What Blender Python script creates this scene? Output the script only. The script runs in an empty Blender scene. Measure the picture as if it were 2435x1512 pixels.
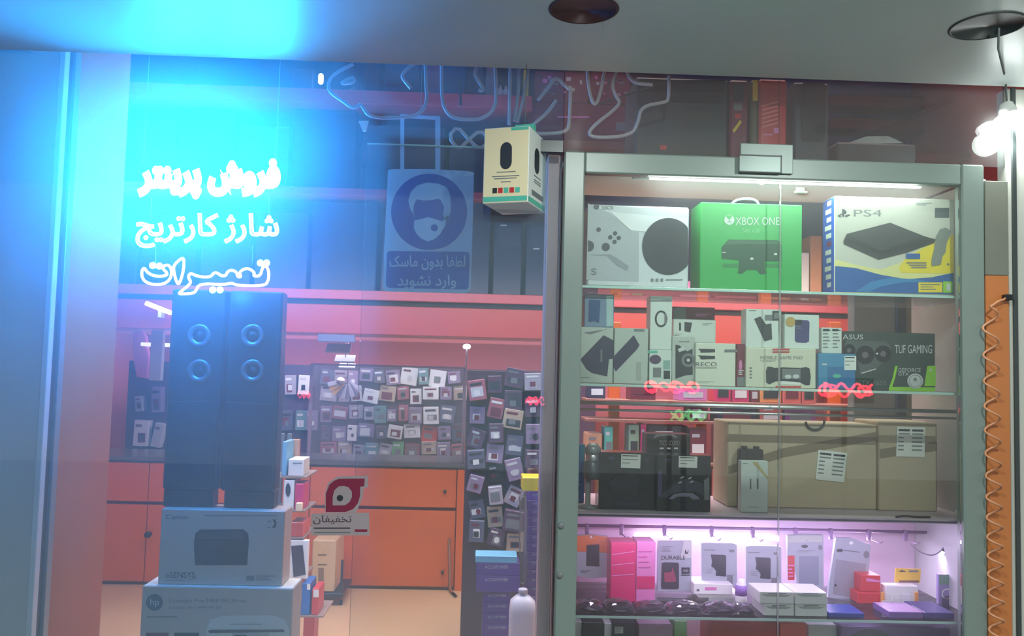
import bpy, bmesh, math, random
from mathutils import Vector, Matrix

# ------------------------------------------------------------------ camera, world, light, exposure
S = bpy.context.scene
COL = S.collection
FPX, CX, CY, EYE = 2000.0, 1217.5, 756.0, 1.6
YAW, PITCH, ROLL = math.radians(1.74), math.radians(3.53), math.radians(1.48)
_fw = Vector((math.sin(YAW) * math.cos(PITCH), math.cos(YAW) * math.cos(PITCH), math.sin(PITCH)))
_r0 = Vector((math.cos(YAW), -math.sin(YAW), 0))
_u0 = _r0.cross(_fw)
CR = math.cos(ROLL) * _r0 + math.sin(ROLL) * _u0
CU = -math.sin(ROLL) * _r0 + math.cos(ROLL) * _u0
cam = bpy.data.cameras.new('camera')
cam.sensor_width = 36.0
cam.lens = FPX / 2435.0 * 36.0
cam.clip_start = 0.05
co = bpy.data.objects.new('camera', cam)
COL.objects.link(co)
mw = Matrix.Identity(4)
for i in range(3):
    mw[i][0], mw[i][1], mw[i][2] = CR[i], CU[i], -_fw[i]
mw[0][3], mw[1][3], mw[2][3] = 0, 0, EYE
co.matrix_world = mw
S.camera = co
S.view_settings.view_transform = 'Standard'
S.view_settings.look = 'None'
S.view_settings.gamma = 1.0
S.view_settings.exposure = 0.0
S.view_settings.use_curve_mapping = False
S.cycles.transparent_max_bounces = 16
S.cycles.max_bounces = 5
S.cycles.diffuse_bounces = 3
S.cycles.glossy_bounces = 3
S.cycles.use_denoising = True
S.cycles.use_adaptive_sampling = True
S.cycles.adaptive_threshold = 0.05

wd = bpy.data.worlds.new('street_night')
S.world = wd
wd.use_nodes = True
wd.node_tree.nodes['Background'].inputs[0].default_value = (0.62, 0.72, 0.72, 1)
wd.node_tree.nodes['Background'].inputs[1].default_value = 0.9

def area(name, loc, rot, sx, sy, col, power, spread=180):
    l = bpy.data.lights.new(name, 'AREA')
    l.shape = 'RECTANGLE'; l.size = sx; l.size_y = sy
    l.color = col; l.energy = power; l.spread = math.radians(spread)
    o = bpy.data.objects.new(name, l); COL.objects.link(o)
    o.location = loc; o.rotation_euler = [math.radians(a) for a in rot]
    return o
def spot(name, loc, tgt, col, power, angle, blend=0.6, size=0.02):
    l = bpy.data.lights.new(name, 'SPOT')
    l.color = col; l.energy = power; l.spot_size = math.radians(angle); l.spot_blend = blend
    l.shadow_soft_size = size
    o = bpy.data.objects.new(name, l); COL.objects.link(o)
    o.location = loc
    o.rotation_euler = (Vector(tgt) - Vector(loc)).to_track_quat('-Z', 'Y').to_euler()
    return o
# street lamps and the lit shopfronts across the way (behind the viewer)
area('street_light', (1.5, -4.5, 6.5), (55, 0, 0), 4.0, 1.5, (0.9, 1.0, 0.95), 200)
# the shop's own ceiling lamps
area('shop_ceiling_light', (0.4, 3.9, 3.85), (0, 0, 0), 4.0, 1.4, (1.0, 0.8, 0.78), 120, 84)
area('counter_light', (0.2, 5.0, 2.15), (38, 0, 0), 4.6, 0.2, (1.0, 0.74, 0.64), 38)
area('under_loft_light', (-0.5, 6.75, 1.8), (0, 0, 0), 3.0, 0.4, (1.0, 0.8, 0.88), 30)

area('rear_fill_light', (-0.3, 7.6, 1.1), (180, 0, 0), 5.0, 0.4, (1.0, 0.62, 0.76), 30)  # added fill in mid-air that brightens the ceiling and wall behind the pegboard

# ------------------------------------------------------------------ helpers
def ray(px, py):
    return CR * ((px - CX) / FPX) - CU * ((py - CY) / FPX) + _fw
def W(px, py, Y):
    """the point of the plane y = Y (metres from the viewer) at a photograph position"""
    d = ray(px, py)
    return Vector((0, 0, EYE)) + d * (Y / d.y)

_M = {}
def lin(c):
    return tuple(((v / 255.0) / 12.92 if v / 255.0 <= 0.04045 else ((v / 255.0 + 0.055) / 1.055) ** 2.4) for v in c[:3])
def mat(name, rgb, rough=0.5, metal=0.0, var=0.10, scale=14.0, spec=0.5, bump=0.0):
    """plain surface with a little procedural unevenness in its colour"""
    if name in _M: return _M[name]
    m = bpy.data.materials.new(name); m.use_nodes = True
    nt = m.node_tree; b = nt.nodes['Principled BSDF']
    c = lin(rgb)
    tc = nt.nodes.new('ShaderNodeTexCoord')
    n = nt.nodes.new('ShaderNodeTexNoise'); n.inputs['Scale'].default_value = scale; n.inputs['Detail'].default_value = 3
    nt.links.new(tc.outputs['Object'], n.inputs['Vector'])
    r = nt.nodes.new('ShaderNodeMixRGB'); r.blend_type = 'MIX'
    r.inputs[1].default_value = (*[v * (1 - var) for v in c], 1)
    r.inputs[2].default_value = (*[min(1, v * (1 + var)) for v in c], 1)
    nt.links.new(n.outputs['Fac'], r.inputs[0])
    nt.links.new(r.outputs[0], b.inputs['Base Color'])
    b.inputs['Roughness'].default_value = rough
    b.inputs['Metallic'].default_value = metal
    b.inputs['Specular IOR Level'].default_value = spec
    if bump:
        bp = nt.nodes.new('ShaderNodeBump'); bp.inputs['Strength'].default_value = bump; bp.inputs['Distance'].default_value = 0.002
        nt.links.new(n.outputs['Fac'], bp.inputs['Height']); nt.links.new(bp.outputs[0], b.inputs['Normal'])
    _M[name] = m
    return m
def emit(name, col, strength):
    if name in _M: return _M[name]
    m = bpy.data.materials.new(name); m.use_nodes = True
    b = m.node_tree.nodes['Principled BSDF']
    b.inputs['Base Color'].default_value = (0.8, 0.8, 0.8, 1)
    b.inputs['Emission Color'].default_value = (*col, 1)
    b.inputs['Emission Strength'].default_value = strength
    _M[name] = m
    return m
def glass(name, haze=0.04, tint=(0.95, 0.98, 0.97), gloss=1.0, hazecol=(0.75, 0.78, 0.78), streak=0.5):
    """window glass: clear, mirror-like at the surface, under a thin uneven added film that scatters light from both sides for glow and haze"""
    if name in _M: return _M[name]
    m = bpy.data.materials.new(name); m.use_nodes = True
    nt = m.node_tree; nt.nodes.clear()
    out = nt.nodes.new('ShaderNodeOutputMaterial')
    tr = nt.nodes.new('ShaderNodeBsdfTransparent'); tr.inputs[0].default_value = (*tint, 1)
    gl = nt.nodes.new('ShaderNodeBsdfGlossy'); gl.inputs['Roughness'].default_value = 0.0
    fr = nt.nodes.new('ShaderNodeFresnel'); fr.inputs[0].default_value = 1.45
    mg = nt.nodes.new('ShaderNodeMath'); mg.operation = 'MULTIPLY'; mg.inputs[1].default_value = gloss
    nt.links.new(fr.outputs[0], mg.inputs[0])
    m1 = nt.nodes.new('ShaderNodeMixShader')
    nt.links.new(mg.outputs[0], m1.inputs[0]); nt.links.new(tr.outputs[0], m1.inputs[1]); nt.links.new(gl.outputs[0], m1.inputs[2])
    df = nt.nodes.new('ShaderNodeBsdfDiffuse'); df.inputs[0].default_value = (*hazecol, 1)
    tl = nt.nodes.new('ShaderNodeBsdfTranslucent'); tl.inputs[0].default_value = (*hazecol, 1)
    md = nt.nodes.new('ShaderNodeMixShader'); md.inputs[0].default_value = 0.85
    nt.links.new(df.outputs[0], md.inputs[1]); nt.links.new(tl.outputs[0], md.inputs[2])
    tc = nt.nodes.new('ShaderNodeTexCoord')
    n = nt.nodes.new('ShaderNodeTexNoise'); n.inputs['Scale'].default_value = 3.0; n.inputs['Detail'].default_value = 5
    nt.links.new(tc.outputs['Object'], n.inputs['Vector'])
    mr = nt.nodes.new('ShaderNodeMapRange')
    mr.inputs[1].default_value = 0.25; mr.inputs[2].default_value = 0.75
    mr.inputs[3].default_value = haze * (1 - streak * 0.5); mr.inputs[4].default_value = haze * (1 + streak * 0.5)
    nt.links.new(n.outputs['Fac'], mr.inputs[0])
    m2 = nt.nodes.new('ShaderNodeMixShader')
    nt.links.new(mr.outputs[0], m2.inputs[0]); nt.links.new(m1.outputs[0], m2.inputs[1]); nt.links.new(md.outputs[0], m2.inputs[2])
    nt.links.new(m2.outputs[0], out.inputs[0])
    _M[name] = m
    return m

# Persian letters in their joined forms, laid out left to right
_AR = {'ا': (0xFE8D, 0xFE8E), 'د': (0xFEA9, 0xFEAA), 'ر': (0xFEAD, 0xFEAE), 'ز': (0xFEAF, 0xFEB0), 'ژ': (0xFB8A, 0xFB8B), 'و': (0xFEED, 0xFEEE),
       'ب': (0xFE8F,), 'پ': (0xFB56,), 'ت': (0xFE95,), 'ج': (0xFE9D,), 'خ': (0xFEA5,), 'س': (0xFEB1,), 'ش': (0xFEB5,), 'ط': (0xFEC1,),
       'ع': (0xFEC9,), 'ف': (0xFED1,), 'ق': (0xFED5,), 'ک': (0xFB8E,), 'ل': (0xFEDD,), 'م': (0xFEE1,), 'ن': (0xFEE5,), 'ی': (0xFBFC,)}
def persian(s):
    out = []
    for i, ch in enumerate(s):
        if ch not in _AR: out.append(ch); continue
        t = _AR[ch]
        prev = i > 0 and s[i - 1] in _AR and len(_AR[s[i - 1]]) == 1
        nxt = len(t) == 1 and i + 1 < len(s) and s[i + 1] in _AR
        if len(t) == 2: out.append(chr(t[1] if prev else t[0]))
        else: out.append(chr(t[0] + (3 if prev and nxt else 2 if nxt else 1 if prev else 0)))
    return ''.join(reversed(out))
_TX = {}
def text_shape(s, bevel=0.0, bold=0.0, res=3):
    """letters as plain mesh data scaled to a unit rectangle; with bevel: hollow outlines as round tubes"""
    k = (s, bevel, bold, res)
    if k in _TX: return _TX[k]
    c = bpy.data.curves.new('lettering', 'FONT'); c.body = s; c.resolution_u = res; c.offset = bold
    if bevel:
        c.fill_mode = 'NONE'; c.bevel_depth = bevel; c.bevel_resolution = 1
    o = bpy.data.objects.new('lettering', c); COL.objects.link(o)
    me = o.evaluated_get(bpy.context.evaluated_depsgraph_get()).to_mesh()
    vs = [v.co.copy() for v in me.vertices]; fs = [tuple(p.vertices) for p in me.polygons]
    bpy.data.objects.remove(o); bpy.data.curves.remove(c)
    x0 = min(v.x for v in vs); x1 = max(v.x for v in vs); y0 = min(v.y for v in vs); y1 = max(v.y for v in vs)
    _TX[k] = ([((v.x - x0) / (x1 - x0), (v.y - y0) / (y1 - y0), v.z / (y1 - y0)) for v in vs], fs)
    return _TX[k]

class MB:
    """collects shapes of one mesh, each face with its material"""
    def __init__(self): self.v = []; self.f = []; self.m = []; self.mats = []; self.T = None; self.sm = set()
    def mi(self, m):
        if m not in self.mats: self.mats.append(m)
        return self.mats.index(m)
    def add(self, vs, fs, m, smooth=False):
        b = len(self.v); k = self.mi(m)
        for p in vs:
            p = Vector(p); self.v.append(self.T @ p if self.T else p)
        for f in fs:
            if smooth: self.sm.add(len(self.f))
            self.f.append([b + i for i in f]); self.m.append(k)
    def box(self, x0, x1, y0, y1, z0, z1, m, c=0.0015, front=None, right=None, left=None, top=None):
        c = min(c, (x1 - x0) * .3, (y1 - y0) * .3, (z1 - z0) * .3)
        X, Y, Z = (x0, x1), (y0, y1), (z0, z1); vs = []; ix = {}
        for i in (0, 1):
            for j in (0, 1):
                for k in (0, 1):
                    sx, sy, sz = 1 - 2 * i, 1 - 2 * j, 1 - 2 * k
                    for a in range(3):
                        ix[i, j, k, a] = len(vs)
                        vs.append((X[i] + (0 if a == 0 else c * sx), Y[j] + (0 if a == 1 else c * sy), Z[k] + (0 if a == 2 else c * sz)))
        q = lambda a, *cs: [ix[(*t, a)] for t in cs]
        F = {'left': q(0, (0, 0, 0), (0, 0, 1), (0, 1, 1), (0, 1, 0)), 'right': q(0, (1, 0, 0), (1, 1, 0), (1, 1, 1), (1, 0, 1)),
             'front': q(1, (0, 0, 0), (1, 0, 0), (1, 0, 1), (0, 0, 1)), 'back': q(1, (0, 1, 0), (0, 1, 1), (1, 1, 1), (1, 1, 0)),
             'bot': q(2, (0, 0, 0), (0, 1, 0), (1, 1, 0), (1, 0, 0)), 'top': q(2, (0, 0, 1), (1, 0, 1), (1, 1, 1), (0, 1, 1))}
        rest = []
        for a, b, ax in ((0, 1, 2), (0, 2, 1), (1, 2, 0)):
            for s in (0, 1):
                for t in (0, 1):
                    def key(u):
                        k = [0, 0, 0]; k[a] = s; k[b] = t; k[ax] = u; return tuple(k)
                    f = [ix[(*key(0), a)], ix[(*key(1), a)], ix[(*key(1), b)], ix[(*key(0), b)]]
                    rest.append(f)
        for i in (0, 1):
            for j in (0, 1):
                for k in (0, 1): rest.append([ix[i, j, k, a] for a in range(3)])
        o = {'front': front, 'right': right, 'left': left, 'top': top}
        base = len(self.v)
        for p in vs:
            p = Vector(p); self.v.append(self.T @ p if self.T else p)
        for n, f in F.items():
            self.f.append([base + i for i in f]); self.m.append(self.mi(o.get(n) or m))
        for f in rest:
            self.f.append([base + i for i in f]); self.m.append(self.mi(m))
    # flat printed shapes in the plane y = Y, given as positions in the photograph
    def pts(self, P, Y, m):
        vs = [W(x, y, Y) for x, y in P]
        bm = bmesh.new(); bv = [bm.verts.new(v) for v in vs]
        try:
            bm.faces.new(bv).normal_update(); r = bmesh.ops.triangulate(bm, faces=bm.faces[:], ngon_method='EAR_CLIP')
            bm.verts.index_update()
            self.add([v.co.copy() for v in bm.verts], [[v.index for v in f.verts] for f in bm.faces], m)
        finally: bm.free()
    def rect(self, x0, y0, x1, y1, Y, m): self.add([W(x0, y1, Y), W(x1, y1, Y), W(x1, y0, Y), W(x0, y0, Y)], [(0, 1, 2, 3)], m)
    def disc(self, x, y, rx, ry, Y, m, n=28): self.add([W(x + rx * math.cos(2 * math.pi * i / n), y + ry * math.sin(2 * math.pi * i / n), Y) for i in range(n)], [tuple(range(n))], m)
    def ring(self, x, y, r0, r1, Y, m, n=28):
        vs = [W(x + r * math.cos(2 * math.pi * i / n), y + r * math.sin(2 * math.pi * i / n), Y) for r in (r0, r1) for i in range(n)]
        self.add(vs, [(i, (i + 1) % n, n + (i + 1) % n, n + i) for i in range(n)], m)
    def text(self, s, x0, y0, x1, y1, Y, m, bold=0.0, bevel=0.0, res=3):
        V, F = text_shape(s, bevel, bold, res)
        a, b, c = W(x0, y1, Y), W(x1, y1, Y), W(x0, y0, Y)
        h = (c - a).length
        self.add([a + (b - a) * u + (c - a) * v + Vector((0, -w * h, 0)) for u, v, w in V], F, m)
    def lines(self, x0, y0, x1, y1, n, Y, m, fill=0.45, rag=True):
        """rows of print too small to read"""
        h = (y1 - y0) / n
        for i in range(n):
            e = x1 - (x1 - x0) * (0.0 if not rag else ((i * 37) % 50) / 110.0)
            self.rect(x0, y0 + i * h, e, y0 + i * h + h * fill, Y, m)
    def tube(self, P, r, m, n=8, closed=False):
        P = [Vector(p) for p in P]; N = len(P); rings = []
        up = Vector((0, 1, 0))
        R = r if isinstance(r, (list, tuple)) else [r] * N
        vs = []
        for i, p in enumerate(P):
            a = P[(i - 1) % N] if (closed or i > 0) else P[i]; b = P[(i + 1) % N] if (closed or i < N - 1) else P[i]
            t = (b - a).normalized() if (b - a).length > 1e-9 else Vector((0, 0, 1))
            s = up - t * up.dot(t)
            if s.length < 0.15: s = Vector((1, 0, 0)) - t * t.x
            s.normalize(); w = t.cross(s)
            vs += [p + (s * math.cos(2 * math.pi * k / n) + w * math.sin(2 * math.pi * k / n)) * R[i] for k in range(n)]
        fs = []
        for i in range(N if closed else N - 1):
            j = (i + 1) % N
            fs += [(i * n + k, i * n + (k + 1) % n, j * n + (k + 1) % n, j * n + k) for k in range(n)]
        if not closed: fs += [tuple(range(n))[::-1], tuple(range((N - 1) * n, N * n))]
        self.add(vs, fs, m, smooth=True)
    def ptube(self, P, Y, r, m, n=8, closed=False, smooth=2):
        Q = [W(x, y, Y) for x, y in P]
        for _ in range(smooth): Q = chaikin(Q, closed)
        self.tube(Q, r, m, n, closed)
    def lathe(self, prof, c, m, n=24, axis='z'):
        """profile of (radius, height) turned about an axis through c"""
        vs = []
        for r, h in prof:
            for k in range(n):
                a = 2 * math.pi * k / n; u, v = r * math.cos(a), r * math.sin(a)
                vs.append((c[0] + u, c[1] + v, c[2] + h) if axis == 'z' else (c[0] + u, c[1] + h, c[2] + v) if axis == 'y' else (c[0] + h, c[1] + u, c[2] + v))
        N = len(prof)
        fs = [(i * n + k, i * n + (k + 1) % n, (i + 1) * n + (k + 1) % n, (i + 1) * n + k) for i in range(N - 1) for k in range(n)]
        fs += [tuple(range(n)), tuple(range((N - 1) * n, N * n))]
        self.add(vs, fs, m, smooth=True)
    def prism(self, P, Y, t, m, mback=None):
        """a plate with a traced outline: front at y = Y, thickness t"""
        a = [W(x, y, Y) for x, y in P]; b = [p + Vector((0, t, 0)) for p in a]; n = len(P)
        bm = bmesh.new(); bv = [bm.verts.new(p) for p in a]; bm.faces.new(bv).normal_update()
        bmesh.ops.triangulate(bm, faces=bm.faces[:], ngon_method='EAR_CLIP'); bm.verts.index_update()
        tri = [[v.index for v in f.verts] for f in bm.faces]; bm.free()
        self.add(a + b, tri + [[n + i for i in f[::-1]] for f in tri] + [(i, (i + 1) % n, n + (i + 1) % n, n + i) for i in range(n)], m)
    def build(self, name, parent=None, origin=None):
        vs = self.v
        if origin is None:
            if parent is None:
                xs = [p.x for p in vs]; ys = [p.y for p in vs]; zs = [p.z for p in vs]
                origin = Vector(((min(xs) + max(xs)) / 2, (min(ys) + max(ys)) / 2, min(zs)))
            else: origin = wloc(parent)
        me = bpy.data.meshes.new(name)
        me.from_pydata([p - origin for p in vs], [], self.f)
        for mt in self.mats: me.materials.append(mt)
        me.polygons.foreach_set('material_index', self.m)
        if self.sm:
            me.polygons.foreach_set('use_smooth', [i in self.sm for i in range(len(self.f))])
        me.update()
        bm = bmesh.new(); bm.from_mesh(me); bmesh.ops.recalc_face_normals(bm, faces=bm.faces[:]); bm.to_mesh(me); bm.free()
        o = bpy.data.objects.new(name, me); COL.objects.link(o)
        if parent is None: o.location = origin
        else:
            o.parent = parent
        return o
def wloc(o):
    p = Vector((0, 0, 0))
    while o: p += o.location; o = o.parent
    return p
def chaikin(P, closed=False):
    out = []
    n = len(P)
    if not closed: out.append(P[0])
    for i in range(n if closed else n - 1):
        a, b = P[i], P[(i + 1) % n]
        out += [a * .75 + b * .25, a * .25 + b * .75]
    if not closed: out.append(P[-1])
    return out
_LABELS = {}
def tag(o, label, cat, group=None, kind=None):
    o['label'] = label; o['category'] = cat
    if group: o['group'] = group
    if kind: o['kind'] = kind
    return o
def struct(mb, name):
    o = mb.build(name); o['kind'] = 'structure'; return o
def empty(name, loc, label, cat, group=None):
    o = bpy.data.objects.new(name, None); o.empty_display_size = 0.05; COL.objects.link(o); o.location = loc
    return tag(o, label, cat, group)
def carton(name, label, cat, x0, y0, x1, y1, Y, depth, m, zb=None, zt=None, group=None, c=0.002, **faces):
    """a box standing with its front at distance Y: photograph rectangle for its front, zb the height it stands on"""
    mx, my = (x0 + x1) / 2, (y0 + y1) / 2
    b = MB()
    za = W(mx, y1, Y).z if zb is None else zb
    b.box(W(x0, my, Y).x, W(x1, my, Y).x, Y, Y + depth, za + 0.0005, W(mx, y0, Y).z if zt is None else zt, m, c, **faces)
    o = b.build(name); tag(o, label, cat, group)
    return o
def art(o, fn, name='artwork_print'):
    b = MB(); fn(b); return b.build(name, o)
# ------------------------------------------------------------------ materials shared by many things
grey_panel = mat('grey_panel', (196, 196, 188), 0.35, scale=5, var=.05)
alu = mat('aluminium', (190, 200, 196), 0.35, 0.15, scale=9, var=.05)
alu_dark = mat('dark_aluminium', (70, 78, 78), 0.4, 0.3)
chrome = mat('chrome', (232, 232, 236), 0.3, 1.0, var=.02)
wood = mat('wood_laminate', (196, 116, 74), 0.4, scale=3, var=.12)
orange = mat('orange_laminate', (230, 112, 46), 0.35, scale=3, var=.06)
pinkboard = mat('pink_orange_board', (192, 72, 88), 0.4, scale=4, var=.06)
white = mat('white_card', (235, 238, 232), 0.4, var=.03)
offwhite = mat('cream_card', (242, 224, 180), 0.4, var=.03)
greycard = mat('grey_card', (170, 172, 172), 0.45, var=.03)
black = mat('black_card', (24, 25, 30), 0.35, var=.1)
dark = mat('dark_print', (48, 52, 60), 0.4, var=.1)
mid = mat('grey_print', (120, 124, 126), 0.45, var=.05)
pale = mat('pale_grey_print', (205, 208, 206), 0.45, var=.03)
navy = mat('navy_card', (36, 40, 74), 0.4)
blue = mat('blue_card', (40, 110, 190), 0.4)
paleblue = mat('pale_blue_card', (120, 185, 215), 0.4)
purple = mat('purple_card', (98, 60, 146), 0.35)
green = mat('green_card', (22, 165, 70), 0.35, var=.05)
lime = mat('lime_print', (150, 215, 40), 0.4)
red = mat('red_card', (205, 48, 50), 0.4)
maroon = mat('maroon_card', (120, 34, 62), 0.4)
magenta = mat('magenta_card', (215, 40, 110), 0.3)
pink = mat('pink_card', (228, 130, 190), 0.35)
yellow = mat('yellow_card', (240, 205, 50), 0.4)
cardboard = mat('brown_cardboard', (196, 178, 152), 0.7, scale=6, var=.06)
brownband = mat('brown_band', (136, 120, 98), 0.3)  # brown of the sloping bands across the cardboard boxes
beige = mat('beige_plastic', (214, 190, 150), 0.5)
plastic_clear = glass('clear_plastic', 0.12, (0.93, 0.93, 0.95), 1.0)
shelfglass = glass('shelf_glass', 0.03, (0.9, 0.97, 0.94))
edge = mat('glass_edge', (190, 225, 215), 0.15, var=.02)
mint = mat('mint_print', (90, 190, 165), 0.4)

YF = 2.32                                  # the shop front's plane
ZS = 2.44                                  # height of the canopy over the pavement
# ------------------------------------------------------------------ the setting
b = MB(); b.box(-3.3, 3.3, 2.36, 8.1, -0.12, 0, mat('floor_tile', (222, 186, 144), 0.35, scale=2, var=.06), .001); struct(b, 'floor')
b = MB(); b.box(-9, 9, -9, 2.36, -0.14, -0.02, mat('pavement', (120, 122, 120), 0.8, scale=3, var=.2), .001); struct(b, 'pavement_ground')
b = MB(); b.box(-3.3, 3.3, 2.36, 8.1, 3.95, 4.05, mat('ceiling_paint', (200, 170, 165), 0.8), .001); struct(b, 'ceiling')
wl = mat('shop_wall', (206, 120, 104), 0.6, scale=2, var=.06)
b = MB(); b.box(-3.4, -3.3, 2.36, 8.1, -.1, 4.05, wl, .001); struct(b, 'wall_left')
b = MB(); b.box(3.3, 3.4, 2.36, 8.1, -.1, 4.05, wl, .001); struct(b, 'wall_right')
b = MB(); b.box(-3.4, 3.4, 8.1, 8.2, -.1, 4.05, mat('back_wall_paint', (190, 120, 130), 0.6), .001); struct(b, 'wall_back')
# canopy: a smooth pale slab with two round lamp holes
holes = [((1388, 22), 0.078), ((2348, 62), 0.08)]
def onz(px, py, z):
    d = ray(px, py); return Vector((0, 0, EYE)) + d * ((z - EYE) / d.z)
bm = bmesh.new()
yc0, yc1 = 0.55, 2.30
loop = [bm.verts.new((x, y, ZS)) for x, y in ((-4, yc0), (4, yc0), (4, yc1), (-4, yc1))]
es = [bm.edges.new((loop[i], loop[(i + 1) % 4])) for i in range(4)]
hc = []
for (p, r) in holes:
    c = onz(*p, ZS); hc.append(c)
    hv = [bm.verts.new((c.x + r * math.cos(2 * math.pi * i / 32), c.y + r * math.sin(2 * math.pi * i / 32), ZS)) for i in range(32)]
    es += [bm.edges.new((hv[i], hv[(i + 1) % 32])) for i in range(32)]
bmesh.ops.triangle_fill(bm, use_beauty=True, edges=es)
bm.verts.index_update()
b = MB()
soff = mat('canopy_panel', (192, 200, 198), 0.38, scale=2.5, var=.05)
b.add([v.co.copy() for v in bm.verts], [[v.index for v in f.verts] for f in bm.faces], soff)
bm.free()
b.add([(-4, yc0, ZS), (4, yc0, ZS), (4, yc1, ZS), (-4, yc1, ZS), (-4, yc0, ZS + .3), (4, yc0, ZS + .3), (4, yc1, ZS + .3), (-4, yc1, ZS + .3)],
      [(0, 1, 5, 4), (1, 2, 6, 5), (2, 3, 7, 6), (3, 0, 4, 7), (4, 5, 6, 7)], soff)
struct(b, 'ceiling_canopy')
b = MB(); b.box(-4, 4, 2.325, 2.36, 2.475, 4.05, grey_panel, .001); struct(b, 'wall_front')
# pillar on the left, post on the right
YPl = 2.645
xl = (W(150, 110, YPl).x + W(82, 1500, YPl).x) / 2
b = MB(); b.box(-4, xl - .018, YPl + .008, YPl + .09, -.02, 3.0, grey_panel, .004); struct(b, 'wall_front_left')
b = MB(); b.box(xl - .0178, xl, YPl, YPl + .03, -.02, 3.0, mat('bright_trim', (210, 214, 210), .3), .002); struct(b, 'trim_1')
b = MB(); b.box(xl - .0178, xl - .004, YPl + .0305, YPl + .058, -.02, 3.0, alu_dark, .001); struct(b, 'trim_6')
b = MB(); b.box(xl - .0178, xl + .006, YPl + .059, YPl + .092, -.02, 3.0, mat('steel_trim', (150, 152, 150), .35, .3), .002); struct(b, 'trim_2')
yb2 = -xl * 2000 / (1150 - 283)
b = MB(); b.box(xl - .04, xl, YPl + .094, yb2, 0, 3.0, mat('bay_wood', (176, 96, 58), .6, scale=3, var=.12, spec=.25), .002); struct(b, 'wall_bay_left')
xr = W(2397, 800, 2.315).x
b = MB(); b.box(xr, 4, 2.313, 2.36, -.02, ZS, grey_panel, .004); struct(b, 'wall_front_right')
b = MB(); b.box(xr + .012, xr + .024, 2.305, 2.3125, -.02, ZS, alu_dark, .001); struct(b, 'trim_3')
# darker strip that paints in the shadow gap at the pillar head
b = MB(); p = W(40, 118, YPl); b.box(p.x - .12, W(74, 118, YPl).x, YPl - .012, YPl + .0075, p.z - .006, p.z + .012, mat('gap_shade', (110, 120, 122), .5), .001); struct(b, 'trim_shadow')

# the glass of the shop front
front_glass = glass('front_glass', 0.18, (0.90, 0.96, 0.99), 1.0, (0.40, 0.64, 0.76))  # blue put into the film's colour so the neon glow reads blue
upper_glass = glass('upper_glass', 0.13)  # film made stronger to carry the floodlight's halo
xc0, xc1 = W(1331, 900, 2.30).x, W(2345, 900, 2.30).x          # the display cabinet's outer sides
zc1 = W(1840, 375, 2.30).z
b = MB(); b.box(-2.6, xc0 - .004, YF, YF + .008, .02, ZS + .03, front_glass, .0005); struct(b, 'window_1')  # runs on past the pillar so the glow film covers it too
b = MB(); b.box(xc0 - .002, xr, YF, YF + .008, zc1 + .002, ZS + .03, upper_glass, .0005); struct(b, 'window_2')
# swing door of clear glass behind the front pane, its bright top edge in view
zd = W(1100, 347, 2.36).z
b = MB(); x0, x1 = W(860, 700, 2.36).x, W(1296, 700, 2.36).x
door_glass = glass('door_glass', 0.012)
b.box(x0, x1, 2.360, 2.368, .02, zd - .004, door_glass, .0005)
b.box(x0, x1, 2.360, 2.368, zd - .004, zd, edge, .0005); struct(b, 'door_1')
# black clamp that holds the door's corner
b = MB(); p0, p1 = W(1262, 361, 2.30), W(1350, 333, 2.30); b.box(p0.x, xc0 - .003, 2.300, 2.319, p0.z, p1.z, mat('clamp_black', (30, 34, 50), .35), .002)
tag(b.build('door_clamp'), 'dark blue-black metal clamp at the upper corner of the glass door', 'clamp')

# recessed lamps in the canopy
for (c, (p, r), l, extra) in ((hc[0], holes[0], 'recessed canopy lamp hole with a brass reflector inside', 1), (hc[1], holes[1], 'empty round canopy lamp hole above the bright floodlight', 0)):
    b = MB()
    n = 32; prof = [(r + .004, -.001), (r - .002, -.003), (r - .003, 0.0), (r - .004, .09), (.001, .09)]
    b.lathe(prof, c, mat('recess_maroon', (64, 30, 36), .5) if extra else mat('recess_grey', (50, 56, 56), .5), n)
    o = b.build('recessed_lamp'); tag(o, l, 'lamp')
    if extra:
        g = MB(); a = math.radians(20)
        g.box(c.x + .015, c.x + .06, c.y + .0, c.y + .045, c.z + .004, c.z + .08, mat('brass', (220, 170, 70), .25, .7), .01); g.build('reflector', o)

# two added lamps out of view under the canopy, put in to brighten the shop front
for x_, l, pw, tz in ((.35, 'lit canopy lamp nearer the street, left of two', 34, 1.15), (1.15, 'lit canopy lamp nearer the street, right of two', 34, 1.2)):
    c = Vector((x_, 1.15, ZS - .001)); b = MB(); b.lathe([(.06, -.003), (.056, -.012), (.05, -.004), (.05, -.0005)], c, alu, 24); o = tag(b.build('recessed_lamp'), l, 'lamp', 'canopy lamps toward the street')
    b = MB(); b.lathe([(.018, -.002), (.012, -.006), (.001, -.007)], c, emit('canopy_fill_white', (.92, 1, .97), 3), 20); b.build('lens', o)
    spot('canopy_fill_light', c + Vector((0, 0, -.02)), Vector((x_ + .1, 2.4, tz)), (.88, 1, .94) if pw > 20 else (1, .95, .9), pw, 110 if pw > 20 else 90, .7, .008)

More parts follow.
